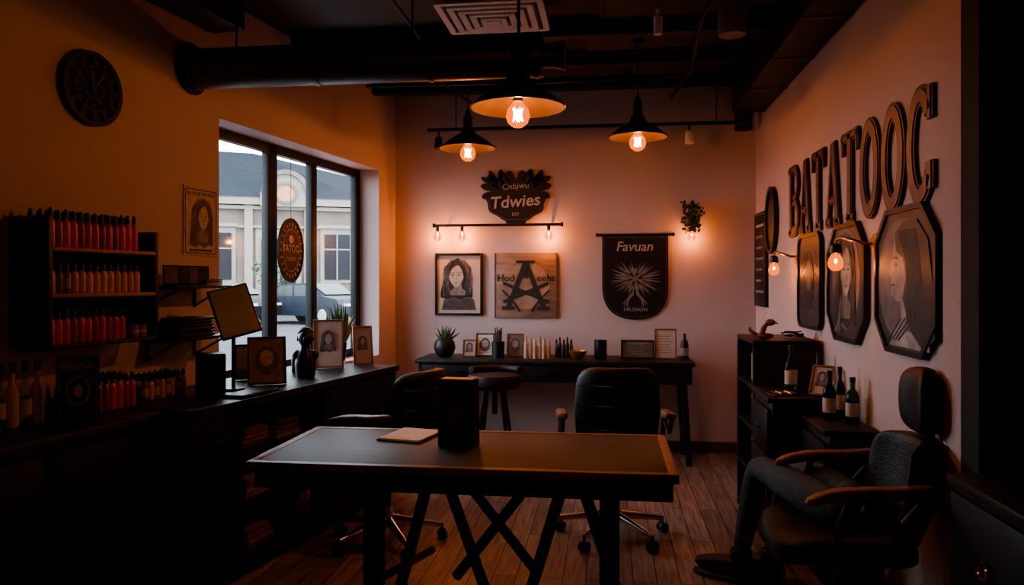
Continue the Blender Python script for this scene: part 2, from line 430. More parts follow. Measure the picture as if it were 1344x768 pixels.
# ornate black sign
mb = MB()
pts = []
for i in range(72):
    a = 2*math.pi*i/72; r = 1+.035*math.sin(9*a)
    pts.append((.25*r*math.cos(a), .18*r*math.sin(a)))
mb.poly(pts, 0, .025, BLK)
mb.ribbon([(p[0]*.93, p[1]*.93) for p in pts], .004, .025, .028, GREY1, True)
for sx in (-1, 1):
    for (cx, cy, a, b, rot) in ((.16, .15, .10, .04, 35), (.22, .11, .08, .032, 10), (.1, .18, .085, .035, 65), (.24, .04, .05, .03, -15), (.19, .19, .07, .025, 60), (.05, .2, .05, .035, 80), (.13, .21, .05, .02, 100), (.25, .17, .05, .02, 30)):
        q = [(sx*(cx+x*math.cos(rad(rot))-y*math.sin(rad(rot))), cy+x*math.sin(rad(rot))+y*math.cos(rad(rot))) for x, y in ell(0, 0, a, b, 14)]
        mb.poly(q, 0, .03, BLK)
mb.poly([(-.1, -.15), (.1, -.15), (.07, -.215), (0, -.2), (-.07, -.215)], 0, .022, BLK)
SH = Matrix(((1, .18, 0, 0), (0, 1, 0, 0), (0, 0, 1, 0), (0, 0, 0, 1)))
mb.text('Tdwies', .14, .031, .006, GREYL, T(0, -.015, 0) @ Rz(4) @ SH, 1.05, .002)
mb.text('Cnbjwu', .07, .031, .006, GREYL, T(0, .115, 0) @ Rz(3) @ SH, 1.05)
mb.text('EST', .035, .026, .005, GREYL, T(0, -.12, 0), 1.2)
mb.build('shop_sign', onB(-.785, 2.09))

def face(mb, cx, cy, s, z, skin=GREYL, hair=INK, shade=GREY1, turn=.0, long=1.):
    N = 14
    left = []; right = []
    for i in range(N+1):
        t = i/N; yy = .36-(.36+.62*long)*t
        wv = .03*math.sin(t*9)
        wd = .25*math.sin(min(1, t*3.2)*math.pi/2)+.08*t+wv*.6
        left.append((cx-wd*s, cy+yy*s)); right.append((cx+(wd-.05*t)*s, cy+yy*s))
    bot = [(cx-.2*s, cy-(.66*long)*s), (cx-.08*s, cy-(.60*long)*s), (cx+.05*s, cy-(.67*long)*s), (cx+.18*s, cy-(.6*long)*s)]
    mb.poly(left+bot+right[::-1][:-1], z, z+.001, hair)
    mb.poly([(cx-.075*s, cy-.08*s), (cx+.075*s, cy-.08*s), (cx+.08*s, cy-.28*s*max(.8, long)), (cx+.17*s, cy-.36*s*max(.8, long)), (cx+.14*s, cy-.55*s*long), (cx-.14*s, cy-.55*s*long), (cx-.16*s, cy-.36*s*max(.8, long)), (cx-.08*s, cy-.28*s*max(.8, long))], z+.001, z+.002, shade)
    fp = []
    for i in range(32):
        a = 2*math.pi*i/32; sn = math.sin(a); w = .15 if sn > -.1 else .15*(1-.38*(-sn-.1))
        fp.append((cx+turn*s+w*s*math.cos(a), cy+.01*s+.215*s*sn))
    mb.poly(fp, z+.002, z+.003, skin)
    x0 = cx+turn*s*1.25
    for k in (-1, 1):
        mb.poly(ell(x0+k*.06*s, cy+.03*s, .027*s, .010*s, 10), z+.003, z+.0038, hair)
        mb.ribbon(bez((x0+k*.025*s, cy+.07*s), (x0+k*.06*s, cy+.09*s), (x0+k*.105*s, cy+.062*s), 5), .009*s, z+.003, z+.0038, hair)
    mb.ribbon([(x0+.012*s, cy+.03*s), (x0+.022*s, cy-.055*s), (x0-.01*s, cy-.065*s)], .007*s, z+.003, z+.0038, shade)
    mb.poly(ell(x0, cy-.115*s, .036*s, .012*s, 10), z+.003, z+.0038, shade)
    mb.poly([(x0+.08*s, cy-.1*s), (x0+.125*s, cy), (x0+.10*s, cy-.06*s)], z+.003, z+.0036, shade)
    for k in (-1, 1):
        mb.ribbon(bez((cx+turn*s+.03*s, cy+.235*s), (cx+turn*s+k*.15*s, cy+.20*s), (cx+turn*s+k*.175*s, cy-.10*s), 8), [.02*s, .03*s, .035*s, .035*s, .035*s, .035*s, .035*s, .035*s, .03*s], z+.0038, z+.0046, hair)
    rr = random.Random(3)
    for i in range(26):
        k = -1 if i % 2 else 1; o = rr.uniform(.17, .30)
        mb.ribbon(bez((cx+k*rr.uniform(.02, .14)*s, cy+.33*s), (cx+k*(o+.06)*s, cy+.1*s), (cx+k*(o-.02)*s, cy-rr.uniform(.25, .58)*s*long), 8), .006*s, z+.0046, z+.0052, shade)

def frame_rect(mb, w, h, fw, d, mat, back, backz=.008):
    mb.box((0, 0, backz/2), (w-.004, h-.004, backz), back)
    for sx in (-1, 1): mb.box((sx*(w/2-fw/2), 0, d/2), (fw, h, d), mat, .002)
    for sy in (-1, 1): mb.box((0, sy*(h/2-fw/2), d/2), (w-2*fw, fw, d), mat, .002)

mb = MB(); frame_rect(mb, .41, .53, .018, .028, BLK, PAPERO)
face(mb, -.01, .065, .44, .008, GREYL, INK, GREY2, -.03, .66)
mb.poly([(-.15, -.22), (-.13, -.13), (-.06, -.10), (.07, -.10), (.13, -.13), (.15, -.22)], .0078, .0086, GREY1)
for i in range(9): mb.ribbon(bez((-.15+.03*i, -.22), (-.1+.03*i, -.16), (-.05+.015*i, -.13), 5), .003, .0135, .0142, INK)
mb.build('framed_portrait_drawing', onB(-1.275, 1.38))

mb = MB(); mb.box((0, 0, .012), (.53, .55, .024), TANW, .004)
mb.poly(ell(0, 0, .2, .2, 40), .0242, .0248, pmat('sign_lighter', (.34, .21, .14), .55, var=.3))
z0 = .025
for a, b, w in (((-.15, -.19), (0, .2), .038), ((.15, -.19), (0, .2), .038), ((-.19, -.14), (.19, .02), .026), ((.19, -.14), (-.19, .02), .026), ((-.1, -.06), (.1, -.06), .026), ((-.2, -.19), (-.1, -.19), .028), ((.2, -.19), (.1, -.19), .028), ((-.08, .2), (.08, .2), .02), ((0, .06), (0, .21), .03)):
    mb.ribbon([a, b], w, z0, z0+.006, INK); z0 += .0006
mb.text('Hod', .085, .025, .005, INK, T(-.17, .06, 0)); mb.text('eeht', .085, .025, .005, INK, T(.17, .06, 0))
mb.ribbon(bez((-.2, -.04), (-.1, -.13), (-.05, -.22), 6), .014, .025, .03, INK); mb.ribbon(bez((.2, -.04), (.1, -.13), (.05, -.22), 6), .014, .025, .03, INK)
for sx in (-1, 1): mb.ribbon([(sx*.26, -.272), (sx*.26, .272)], .008, .024, .027, GREY1)
mb.build('wooden_emblem_sign', onB(-.70, 1.37))

# banner
mb = MB()
W, h0 = .27, .33
pts = [(-W, .33), (W, .33), (W, -.12)]+bez((W, -.12), (W*.95, -.36), (0, -.37), 12)[1:]+bez((0, -.37), (-W*.95, -.36), (-W, -.12), 12)[1:]
mb.poly(pts, .012, .018, BLK)
mb.ribbon([(p[0]*.95, p[1]*.95) for p in pts], .004, .018, .02, GREY1, True)
mb.tube([(-.31, .335, .018), (.31, .335, .018)], .010, BLKM, 10)
for sx in (-1, 1): mb.sell(.016, .016, .016, 1, 1, BLKM, T(sx*.31, .335, .018)); mb.tube([(sx*.25, .335, 0), (sx*.25, .335, .018)], .005, BLKM, 6)
mb.text('Favuan', .11, .0182, .003, GREYL, T(0, .235, 0) @ SH, 1.0, .001)
rr = random.Random(5)
for i in range(44):
    a = rad(360*i/44+rr.uniform(-4, 4)); L = .11+.09*abs(math.cos(a*1.0))+rr.uniform(-.015, .03); w = .008
    c0, s0 = math.cos(a), math.sin(a)
    q = [(x*c0-y*s0, x*s0*.95+y*c0-.03) for x, y in ((.02, 0), (L*.5, w), (L, 0), (L*.5, -w))]
    mb.poly(q, .0182+.0001*i, .019+.0001*i, GREY2 if i % 3 else GREY1)
for i in range(12):
    a = rad(30*i+10); c0, s0 = math.cos(a), math.sin(a); L = .07
    q = [(x*c0-y*s0, x*s0+y*c0-.03) for x, y in ((0, 0), (L*.5, .012), (L, 0), (L*.5, -.012))]
    mb.poly(q, .0238, .0246, GREY2 if i % 2 else INK)
mb.poly(ell(0, -.03, .02, .02, 14), .025, .026, GREY2)
for sx in (-1, 1):
    for k in range(4): mb.ribbon(bez((sx*.01, -.13-.01*k), (sx*.07, -.2), (sx*(.1-.015*k), -.24-.01*k), 6), .006, .0186, .02, GREY2)
mb.text('TAUSAUN', .04, .0182, .003, GREYL, T(0, -.285, 0), 1.1)
mb.build('wall_banner', onB(.21, 1.455))

# hanging planter w/ bulb
mb = MB()
mb.tube([(0, .13, 0), (0, .15, .05), (0, .14, .10)], .006, BLKM, 6); mb.tube([(0, .14, .10), (0, -.02, .10)], .003, BLKM, 6)
rr = random.Random(2)
for i in range(230):
    a = rr.uniform(0, 2*math.pi); zz = rr.uniform(-.09, .14); r = rr.uniform(.01, .09)*(1 if zz > -.02 else .7)
    M = T(r*math.cos(a), zz, .105+r*math.sin(a)*.8) @ Matrix.Rotation(rr.uniform(0, 6), 4, 'Z') @ Matrix.Rotation(rr.uniform(-1.2, 1.2), 4, 'X')
    l = rr.uniform(.02, .036)
    mb.poly([(0, 0), (l*.45, l*.4), (0, l), (-l*.45, l*.4)], 0, .001, LEAF if i % 2 else LEAFD, M)
for i in range(9):
    x = rr.uniform(-.06, .06); z1 = .1+rr.uniform(-.05, .05)
    mb.tube(bez((0, .1, .1), (x*1.3, .05, z1), (x, -.11, z1), 6), .002, LEAFD, 5)
mb.lathe([(0, -.03), (.03, -.03), (.04, .03), (0, .03)], CERA, 14, T(0, .0, .10) @ BL)
mb.tube([(0, -.03, .1), (0, -.09, .1)], .014, CERA, 10)
mb.lathe([(0, -.09), (.022, -.082), (.032, -.058), (.028, -.028), (.014, -.005), (.012, 0)], BULBG, 16, T(0, -.085, .1) @ BL)
mb.lathe([(0, -.045), (.008, -.040), (.008, -.03), (0, -.02)], FIL, 8, T(0, -.085, .1) @ BL)
mb.build('hanging_plant_lamp', onB(.66, 1.90))
point((.66, 6.3, 1.755), 3.8, (1, .50, .25), name='planter_bulb_light')

# ------------------------------------------------------------------ right wall
def letter_shapes(ch, w, h):
    a = .062; t = .034; S = []
    if ch == 'B':
        S = [([(.055, 0), (.055, h)], a, 0), ([(0, h-t/2), (.08, h-t/2)], t, 0), ([(0, t/2), (.08, t/2)], t, 0)]
        S += [([(.07, h-t/2)]+ell(w-.11, h*.75, .08, h*.25-t/2, 10, 80, -80)+[(.07, h*.5)], .042, 0), ([(.07, h*.5)]+ell(w-.11, h*.25+.005, .09, h*.25-t/2, 10, 80, -80)+[(.07, t/2)], .046, 0)]
    if ch == 'A':
        S = [([(.04, 0), (w/2-.01, h)], t, 0), ([(w-.045, 0), (w/2+.005, h)], a, 0), ([(.07, h*.3), (w-.07, h*.3)], t*.8, 0), ([(0, t/2), (.09, t/2)], t, 0), ([(w-.1, t/2), (w, t/2)], t, 0)]
    if ch == 'T':
        S = [([(w/2, 0), (w/2, h)], a, 0), ([(.005, h-t/2), (w-.005, h-t/2)], t, 0), ([(.02, h), (.02, h-.1)], .03, 0), ([(w-.02, h), (w-.02, h-.1)], .03, 0), ([(w/2-.055, t/2), (w/2+.055, t/2)], t, 0)]
    if ch == 'O': S = [(ell(w/2, h/2, w/2-.035, h/2-.025, 32), .06, 1)]
    if ch == 'C': S = [(ell(w/2, h/2, w/2-.035, h/2-.025, 26, 38, 322), .058, 0), ([(w-.045, h*.99), (w-.045, h*.70)], .034, 0), ([(w-.045, h*.10), (w-.045, h*.34)], .05, 0)]
    return S
mb = MB()
for i, ch in enumerate('BATATOOC'):
    w, h = .262, .43
    x0 = -1.14+i*.285+.01
    for pts, ww, cl in letter_shapes(ch, w, h):
        mb.ribbon([(x0+p[0], p[1]) for p in pts], ww+.020, .002, .016, CAP, bool(cl))
        mb.ribbon([(x0+p[0], p[1]) for p in pts], ww-.010, .016, .020, LETF, bool(cl))
mb.build('wall_lettering', onR(4.05, 1.70))

def octa(w, h, c): return [(-w/2+c, -h/2), (w/2-c, -h/2), (w/2, -h/2+c), (w/2, h/2-c), (w/2-c, h/2), (-w/2+c, h/2), (-w/2, h/2-c), (-w/2, -h/2+c)]
def plaque(name, y, z, w, h, c, kind):
    mb = MB(); o = octa(w, h, c) if c else rrect(w, h, .07)
    mb.poly(o, .004, .02, SLATE)
    mb.ribbon([(p[0]*.975, p[1]*.975) for p in o], .022, .004, .030, CAP, True)
    if kind == 0:
        mb.poly(ell(0, .02, .22, .25, 36), .0202, .021, SLATEM)
        face(mb, 0, .05, .56*h/.57, .021, SLATE2, SLATED, SLATEM, .03, .72)
        for k in range(6): mb.ribbon(bez((-.16+.02*k, -.25), (-.1, -.2+.02*k), (-.04, -.17+.02*k), 6), .005, .027, .028, SLATE2)
    elif kind == 1:
        mb.poly(ell(-.02, .0, .26, .25, 36), .0202, .021, SLATEM)
        pr = [(-.02, .21), (-.1, .19), (-.13, .13), (-.135, .09), (-.165, .035), (-.14, .025), (-.15, 0), (-.14, -.02), (-.145, -.045), (-.1, -.07), (-.06, -.075), (-.05, -.13), (-.12, -.2), (-.16, -.25), (.2, -.25), (.2, -.1), (.12, -.02), (.14, .1), (.1, .19)]
        mb.poly([(x*1.1+.03, yy*1.02-.01) for x, yy in pr], .021, .023, SLATE2)
        hr = [(-.02, .24), (-.11, .2), (-.1, .13), (-.03, .1), (-.0, .02), (-.03, -.06), (.04, -.18), (.16, -.25), (.26, -.2), (.24, 0), (.2, .16), (.1, .24)]
        mb.poly([(x*1.05+.03, yy*1.02-.01) for x, yy in hr], .023, .0245, SLATED)
        for i in range(14):
            k = i/14
            mb.ribbon(bez((-.06+.2*k, .2), (.1+.1*k, .05), (.02+.2*k, -.2), 8), .004, .0245, .0255, SLATEM)
        mb.poly(ell(-.085, .065, .016, .008, 10), .023, .0245, SLATED)
        mb.ribbon(bez((-.11, .09), (-.085, .1), (-.06, .09), 5), .006, .023, .0245, SLATED); mb.ribbon([(-.125, -.02), (-.09, -.015)], .005, .023, .0245, SLATED)
        for k in range(4): mb.ribbon(bez((-.14+.03*k, -.24), (-.08+.04*k, -.19), (-.02+.04*k, -.15), 5), .005, .023, .025, SLATED)
    else:
        for k in range(7): mb.ribbon(bez((-.17, -.2+.05*k), (0, -.12+.06*k), (.17, -.22+.06*k), 8), .006, .02, .0215, SLATEM)
        mb.poly(ell(0, 0, .1, .17, 24), .0215, .0225, SLATED)
        mb.poly(ell(0, .03, .06, .09, 20), .0225, .0235, SLATEM)
    mb.build(name, onR(y, z))
plaque('engraved_plaque', 4.65, 1.405, .5, .55, 0, 2)
plaque('octagonal_portrait_plaque', 3.955, 1.395, .6, .58, .13, 0)
plaque('octagonal_portrait_plaque', 3.20, 1.405, .63, .585, .13, 1)
mb = MB(); mb.box((0, 0, .012), (.43, .73, .024), BLK, .005); mb.ribbon(rrect(.39, .69, .02), .008, .024, .028, GREY1, True)
for k in range(7): mb.ribbon([(-.14, .26-.085*k), (.14-.03*(k % 3), .26-.085*k)], .018, .024, .026, GREY2 if k else GREYL)
mb.build('menu_board', onR(6.11, 1.575))
mb = MB(); mb.poly(ell(0, 0, .16, .235, 40), .002, .02, BWOOD); mb.ribbon(ell(0, 0, .155, .23, 40), .028, .002, .036, CAP, True)
mb.poly(ell(0, 0, .1, .16, 32), .02, .024, SLATE)
mb.build('oval_plaque', onR(5.70, 1.845))

def sconce(y, z, power, armlen=.16, side=1):
    mb = MB()
    mb.lathe([(0, 0), (.045, 0), (.045, .012), (.02, .02), (0, .02)], BRASS, 20)
    a = armlen*side
    mb.tube([(0, 0, .015), (0, .0, .05)]+bez((0, 0, .05), (0, .03, .13), (-a*.6, .03, .13), 6)[1:]+bez((-a*.6, .03, .13), (-a, .03, .13), (-a, .0, .13), 5)[1:], .007, BRASS, 8)
    mb.lathe([(.012, .01), (.026, .0), (.03, -.035), (.02, -.04)], CERA, 16, T(-a, 0, .13) @ BL)
    mb.lathe([(0, -.09), (.018, -.087), (.031, -.073), (.036, -.054), (.030, -.03), (.018, -.01), (.016, 0)], BULBG, 18, T(-a, -.03, .13) @ BL)
    mb.lathe([(0, -.055), (.008, -.048), (.008, -.036), (0, -.03)], FIL, 8, T(-a, -.03, .13) @ BL)
    mb.build('wall_sconce', onR(y, z))
    point((1.18-.13, y+a, z-.10), power, (1, .50, .25), name='sconce_light')
sconce(3.57, 1.57, 1.2, .16)
sconce(4.98, 1.56, 1.2, .10)

# ------------------------------------------------------------------ left wall
mb = MB()
R = .155
mb.ribbon(ell(0, 0, R, R, 48), .022, .01, .03, BLK, True)
mb.ribbon(ell(0, 0, R*.63, R*.63, 40), .010, .012, .026, BLK, True)
mb.poly(ell(0, 0, R*.97, R*.97, 48), .006, .010, pmat('clock_back', (.06, .042, .039), .8))
mb.ribbon(ell(0, 0, R*.3, R*.3, 30), .008, .012, .026, BLK, True)
for i in range(12):
    a = rad(30*i); c0, s0 = math.cos(a), math.sin(a)
    mb.ribbon([(R*.66*c0, R*.66*s0), (R*.95*c0, R*.95*s0)], .016, .012, .028, BLK)
    mb.ribbon([(R*.05*c0, R*.05*s0), (R*.62*c0, R*.62*s0)], .006, .012, .024, BLK)
mb.poly(ell(0, 0, .018, .018, 16), .01, .034, BLK)
mb.ribbon([(0, 0), (.05, .07)], .008, .03, .034, GREY1); mb.ribbon([(0, 0), (-.03, .1)], .005, .031, .035, GREY1)
mb.build('wall_clock', onL(-3.30, 2.26))

mb = MB(); mb.poly([(-.14, -.18), (.14, -.185), (.14, .18), (-.135, .185)], .003, .006, GREYL)
mb.ribbon(rrect(.25, .34, .01), .005, .006, .007, INK, True)
face(mb, 0.01, .02, .30, .006, GREYL, GREY1, GREY2, .02, .8)
mb.text('BLACKWORK', .03, .0062, .001, INK, T(0, .148, 0), 1.2); mb.ribbon([(-.09, -.155), (.09, -.155)], .01, .006, .007, INK)
mb.build('wall_poster', onL(-2.55, 1.725))

def bottle(mb, x, y, z, h, r, body, cap=CAP, lab=None, seg=12):
    mb.lathe([(0, z), (r*.92, z), (r, z+.006), (r, z+h*.60), (r*.85, z+h*.68), (r*.42, z+h*.74), (r*.4, z+h*.76)], body, seg, T(x, y, 0))
    mb.lathe([(r*.62, z+h*.75), (r*.62, z+h*.84), (r*.4, z+h*.97), (0, z+h)], cap, seg, T(x, y, 0))
    if lab: mb.lathe([(r*1.02, z+h*.16), (r*1.02, z+h*.5)], lab, seg, T(x, y, 0))
mb = MB()
s0, s1, dp = -3.70, -3.10, .2
mb.box((s0+.01, -dp/2, 1.395), (.02, dp, .53), BWOOD, .002); mb.box((s1-.01, -dp/2, 1.385), (.02, dp, .49), BWOOD, .002)
mb.box(((s0+s1)/2, -.006, 1.385), (s1-s0-.04, .012, .47), BLK)
for z in (1.14, 1.345, 1.53): mb.box(((s0+s1)/2, -dp/2, z), (s1-s0-.04, dp, .016), SHELFW if z > 1.2 else BWOOD, .002)
mb.build('bottle_shelf', LF)
def row(name, s0, s1, outs, z, h, r, mats, cap=CAP, lab=None):
    mb = MB()
    n = int((s1-s0)/(2*r+.004)); 
    for oi, o in enumerate(outs):
        for i in range(n):
            m = mats[random.randrange(len(mats))]
            bottle(mb, s0+r+i*(2*r+.004), -o, z, h*rnd(.97, 1.03), r, m, cap, lab if random.random() < .6 else None)
    return mb.build(name, LF)
row('ink_bottles', -3.67, -3.16, (.06, .11, .16), 1.539, .155, .0165, [RED, RED, REDD])
row('ink_bottles', -3.67, -3.14, (.08, .16), 1.354, .125, .017, [AMB, AMB, TAN, BRWOOD], CAP, TAN)
row('ink_bottles', -3.67, -3.24, (.08, .16), 1.149, .14, .0165, [RED, REDD, RED])
mb = MB()
for x in (-3.2, -3.15):
    for k in range(3): mb.lathe([(0, 0), (.022, 0), (.022, .017), (0, .018)], TAN if k % 2 else BOOKC[0], 16, T(x, -.15, 1.149+.019*k))
mb.build('ink_tins', LF)

def brshelf(z, kind):
    mb = MB()
    mb.box((-2.77, -.10, z), (.44, .2, .016), BLK, .003)
    for s in (-2.95, -2.60):
        mb.tube([(s, -.007, z-.008), (s, -.007, z-.11)], .006, BLKM, 6); mb.tube([(s, -.007, z-.10), (s, -.18, z-.012)], .006, BLKM, 6)
    mb.build('bracket_shelf', LF)
    mb = MB()
    if kind == 0:
        for i in range(4):
            M = T(-2.93+.075*i, -.13, z+.009) @ Rz(-42) @ Rx(78)
            mb.box((0, .05, 0), (.075, .10, .008), BLK, .002, M); mb.box((0, .05, .0045), (.06, .085, .002), GREY1 if i % 2 else GREY2, 0, M)
        for i in range(3): mb.box((-2.64, -.1, z+.014+.011*i), (.13, .12, .01), BOOKC[(i+2) % 5], .002, None)
        mb.build('display_cards', LF)
    else:
        for i in range(6): mb.box((-2.79+rnd(-.01, .01), -.1+rnd(-.008, .008), z+.016+.0165*i), (.3-.03*i*.5, .15, .0155), BLK if i % 2 else BLKM, .004)
        mb.build('stacked_trays', LF)
brshelf(1.375, 0); brshelf(1.115, 1)

# long counter
mb = MB()
cs0, cs1 = -3.32, -1.42
cf0, cf1 = .56, .665
def quad_slab(z0, z1, s0, s1, f0, f1, mat, back=.005):
    mb.poly([(s0, -f0), (s1, -f1), (s1, -back), (s0, -back)], z0, z1, mat)
fa = lambda s: cf0+(cf1-cf0)*(s-cs0)/(cs1-cs0)
quad_slab(.815, .85, cs0, cs1, cf0, cf1, BWOOD)
quad_slab(.0, .08, cs0, cs1, cf0-.05, cf1-.05, BLK)
quad_slab(.08, .10, cs0, cs1-.01, cf0-.02, cf1-.02, BWOOD)
for s in (cs0+.01, -2.98, -2.26, cs1-.02):
    mb.poly([(s-.012, -fa(s)+.02), (s+.012, -fa(s)+.02), (s+.012, -.01), (s-.012, -.01)], .1, .815, BWOOD)
mb.poly([(-2.97, -.03), (-2.27, -.03), (-2.27, -.01), (-2.97, -.01)], .1, .81, BLK)
for z in (.33, .57): quad_slab(z, z+.02, -2.97, -2.27, fa(-2.97)-.03, fa(-2.27)-.03, BWOOD, .03)
for (a, b) in ((cs0+.02, -3.0), (-2.24, cs1-.04)):
    for z0, z1 in ((.11, .33), (.345, .565), (.58, .80)):
        mb.poly([(a+.008, -fa(a)+.015), (b-.008, -fa(b)+.015), (b-.008, -fa(b)+.035), (a+.008, -fa(a)+.035)], z0, z1, BLK)
        mx = (a+b)/2; mb.tube([(mx-.05, -fa(mx)+.0, (z0+z1)/2), (mx+.05, -fa(mx)-.004, (z0+z1)/2)], .006, BLKM, 8)
mb.build('long_counter', LF)
mb = MB()
for z, ss in ((.59, (-2.93, -2.66)), (.35, (-2.9, -2.55)), (.10, (-2.9, -2.4))):
    for s in ss:
        if z > .5 or s < -2.7:
            for i in range(4): mb.box((s+.12, -fa(s)+.14+rnd(-.01, .01), z+.013+.024*i), (.22-.01*i, .16, .022), BOOKC[random.randrange(5)], .002)
        else:
            for i in range(7):
                if s+.03*i < -2.31: mb.box((s+.03*i, -fa(s)+.14, z+.085), (.025, .13, .16), BOOKC[random.randrange(5)], .002)
mb.build('books', LF)
# near lower cabinet
mb = MB()
mb.box((-4.70, -.22, .825), (2.7, .41, .045), BWOOD, .004); mb.box((-4.7, -.205, .4), (2.68, .36, .80), BWOOD)
for i in range(5):
    for z0, z1 in ((.1, .42), (.44, .78)):
        mb.box((-5.78+.54*i, -.392, (z0+z1)/2), (.5, .018, z1-z0), BLK, .003); mb.tube([(-5.83+.54*i, -.409, z1-.06), (-5.73+.54*i, -.409, z1-.06)], .006, BLKM, 8)
mb.build('storage_cabinet', LF)

CT = .8505
row('ink_bottles', -3.50, -3.20, (.07, .13, .19), CT, .155, .017, [RED, REDD, RED])
row('ink_bottles', -3.16, -2.84, (.06, .11, .16), CT, .12, .0165, [AMB, TAN, BRWOOD], CAP, TAN)
mb = MB()
for i in range(4):
    for j in range(2):
        x, y = -3.86+.055*i, -.08-.06*j
        mb.lathe([(0, 0), (.022, 0), (.024, .01), (.024, .12), (.018, .15), (.009, .17), (.009, .22), (.011, .225), (0, .23)], GLASSC if (i+j) % 2 else TAN, 14, T(x, y, CT))
        mb.lathe([(.0243, .04), (.0243, .10)], LABEL, 14, T(x, y, CT))
        mb.lathe([(.012, .205), (.012, .24), (0, .24)], CAP, 12, T(x, y, CT))
mb.build('glass_bottles', LF)

def leaning(name, M, w, h, fm=BLK, back=PAPERO, kind=0, tilt=12, fw=.012, d=.014):
    mb = MB(); mb.X = Rx(90-tilt) @ T(0, h/2, 0)
    frame_rect(mb, w, h, fw, d, fm, back, .006)
    if kind == 0: face(mb, 0, .1*h, .85*min(w, h), .006, GREYL, GREY1, GREY2, 0, .8)
    if kind == 1:
        mb.poly(ell(0, 0, w*.3, h*.3, 20), .006, .007, GREY1); mb.poly(ell(0, h*.05, w*.17, h*.17, 16), .007, .008, GREYL)
        for k in range(6): mb.ribbon([(-w*.35, -h*.35+h*.13*k), (w*.35, -h*.3+h*.12*k)], .004, .008, .0085, GREY2)
    if kind == 2:
        for k in range(8): mb.ribbon([(-w*.33, h*.34-h*.09*k), (w*(.33-.07*(k % 3)), h*.34-h*.09*k)], h*.025, .006, .0068, GREY2 if k else GREYL)
    mb.X = I4
    top = h*math.cos(rad(tilt)); ty = h*math.sin(rad(tilt))
    mb.tube([(0, ty*.6+.004, top*.6), (0, ty+.03, .004)], .004, BLK, 6)
    return mb.build(name, M)
def cface(s, out, yaw, z=CT):
    p = LF @ Vector((s, -out, z)); return T(p.x, p.y, p.z) @ Rz(yaw)
mb = MB(); mb.box((0, 0, .125), (.15, .045, .25), CAP, .003); mb.ribbon(rrect(.13, .22, .01), .003, .0, .0008, GREY2, True, T(0, -.0228, .125) @ Rx(90))
mb.text('PAIWAI', .034, 0, .001, GREYL, T(0, -.0228, .215) @ Rx(90)); mb.poly(ell(0, 0, .045, .06, 24), 0, .001, GREY2, T(0, -.0228, .12) @ Rx(90)); mb.poly(ell(0, 0, .035, .05, 24), 0.001, .0015, INK, T(0, -.0228, .12) @ Rx(90)); mb.poly(ell(0, .0, .015, .025, 16), 0.0015, .002, GREYL, T(0, -.0228, .12) @ Rx(90))
mb.build('product_box', cface(-3.62, .26, 40))
mb = MB(); mb.box((0, 0, .10), (.13, .12, .20), CAP, .008)
for z, r in ((.065, .042), (.15, .025)): mb.lathe([(r, 0), (r, .004), (r*.8, .003), (r*.3, -.006), (0, -.002)], BLKM, 24, T(0, -.061, z) @ Rx(90))
mb.build('speaker', cface(-2.86, .30, 35))
mb = MB()
mb.lathe([(0, 0), (.055, 0), (.055, .012), (0, .014)], BLKM, 24)
mb.tube([(0, 0, .01), (0, .0, .25), (0, -.01, .36)], .010, BLKM, 10)
M = T(0, -.025, .40) @ Ry(-14) @ Rx(68)
mb.box((0, 0, 0), (.20, .27, .014), CAP, .005, M); mb.box((0, 0, .008), (.18, .25, .002), BLUEG, 0, M)
mb.build('tablet_display', cface(-2.72, .33, 38))
leaning('framed_print', cface(-2.50, .38, 28), .2, .26, CAP, GREY2, 1, 16, .01)
mb = MB(); mb.box((0, 0, .008), (.30, .12, .014), CAP, .005); mb.box((0, .0, .0155), (.27, .10, .001), BLKM)
mb.build('laptop', cface(-2.82, .50, 82))
mb = MB()
mb.lathe([(0, 0), (.05, 0), (.055, .02), (.06, .08), (.05, .14), (.03, .165), (.028, .18)], CAP, 20)
mb.sell(.042, .05, .055, 1, 1, CAP, T(0, -.005, .225), lambda p: Vector((p.x*(1+.25*p.z/.055 if p.z < 0 else 1), p.y, p.z)))
mb.sell(.012, .014, .02, 1, 1, CAP, T(0, -.055, .22), nu=10, nv=6)
for sx in (-1, 1): mb.sell(.03, .03, .03, 1, 1, CAP, T(sx*.045, 0, .13), nu=14, nv=8); mb.sell(.006, .012, .016, 1, 1, CAP, T(sx*.043, 0, .225), nu=10, nv=6)
mb.sell(.045, .045, .03, 1, 1, CAP, T(0, .008, .262), nu=18, nv=8)
mb.build('black_bust', cface(-2.18, .42, 20))
leaning('framed_print', cface(-1.70, .30, 22), .19, .31, BRWOOD, PAPERO, 0, 10)
leaning('framed_print', cface(-1.49, .44, 30), .13, .26, BRWOOD, PAPERO, 0, 12)
leaning('framed_print', cface(-2.36, .14, 30), .10, .2, CAP, GREY2, 2, 14)
mb = MB(); mb.box((0, 0, .05), (.09, .06, .10), CAP, .01); mb.lathe([(.028, 0), (.03, .03), (.02, .035), (0, .03)], BLKM, 18, T(0, -.03, .055) @ Rx(90)); mb.box((0, 0, .115), (.04, .04, .03), CAP, .005)
mb.build('camera', cface(-1.98, .26, 25))

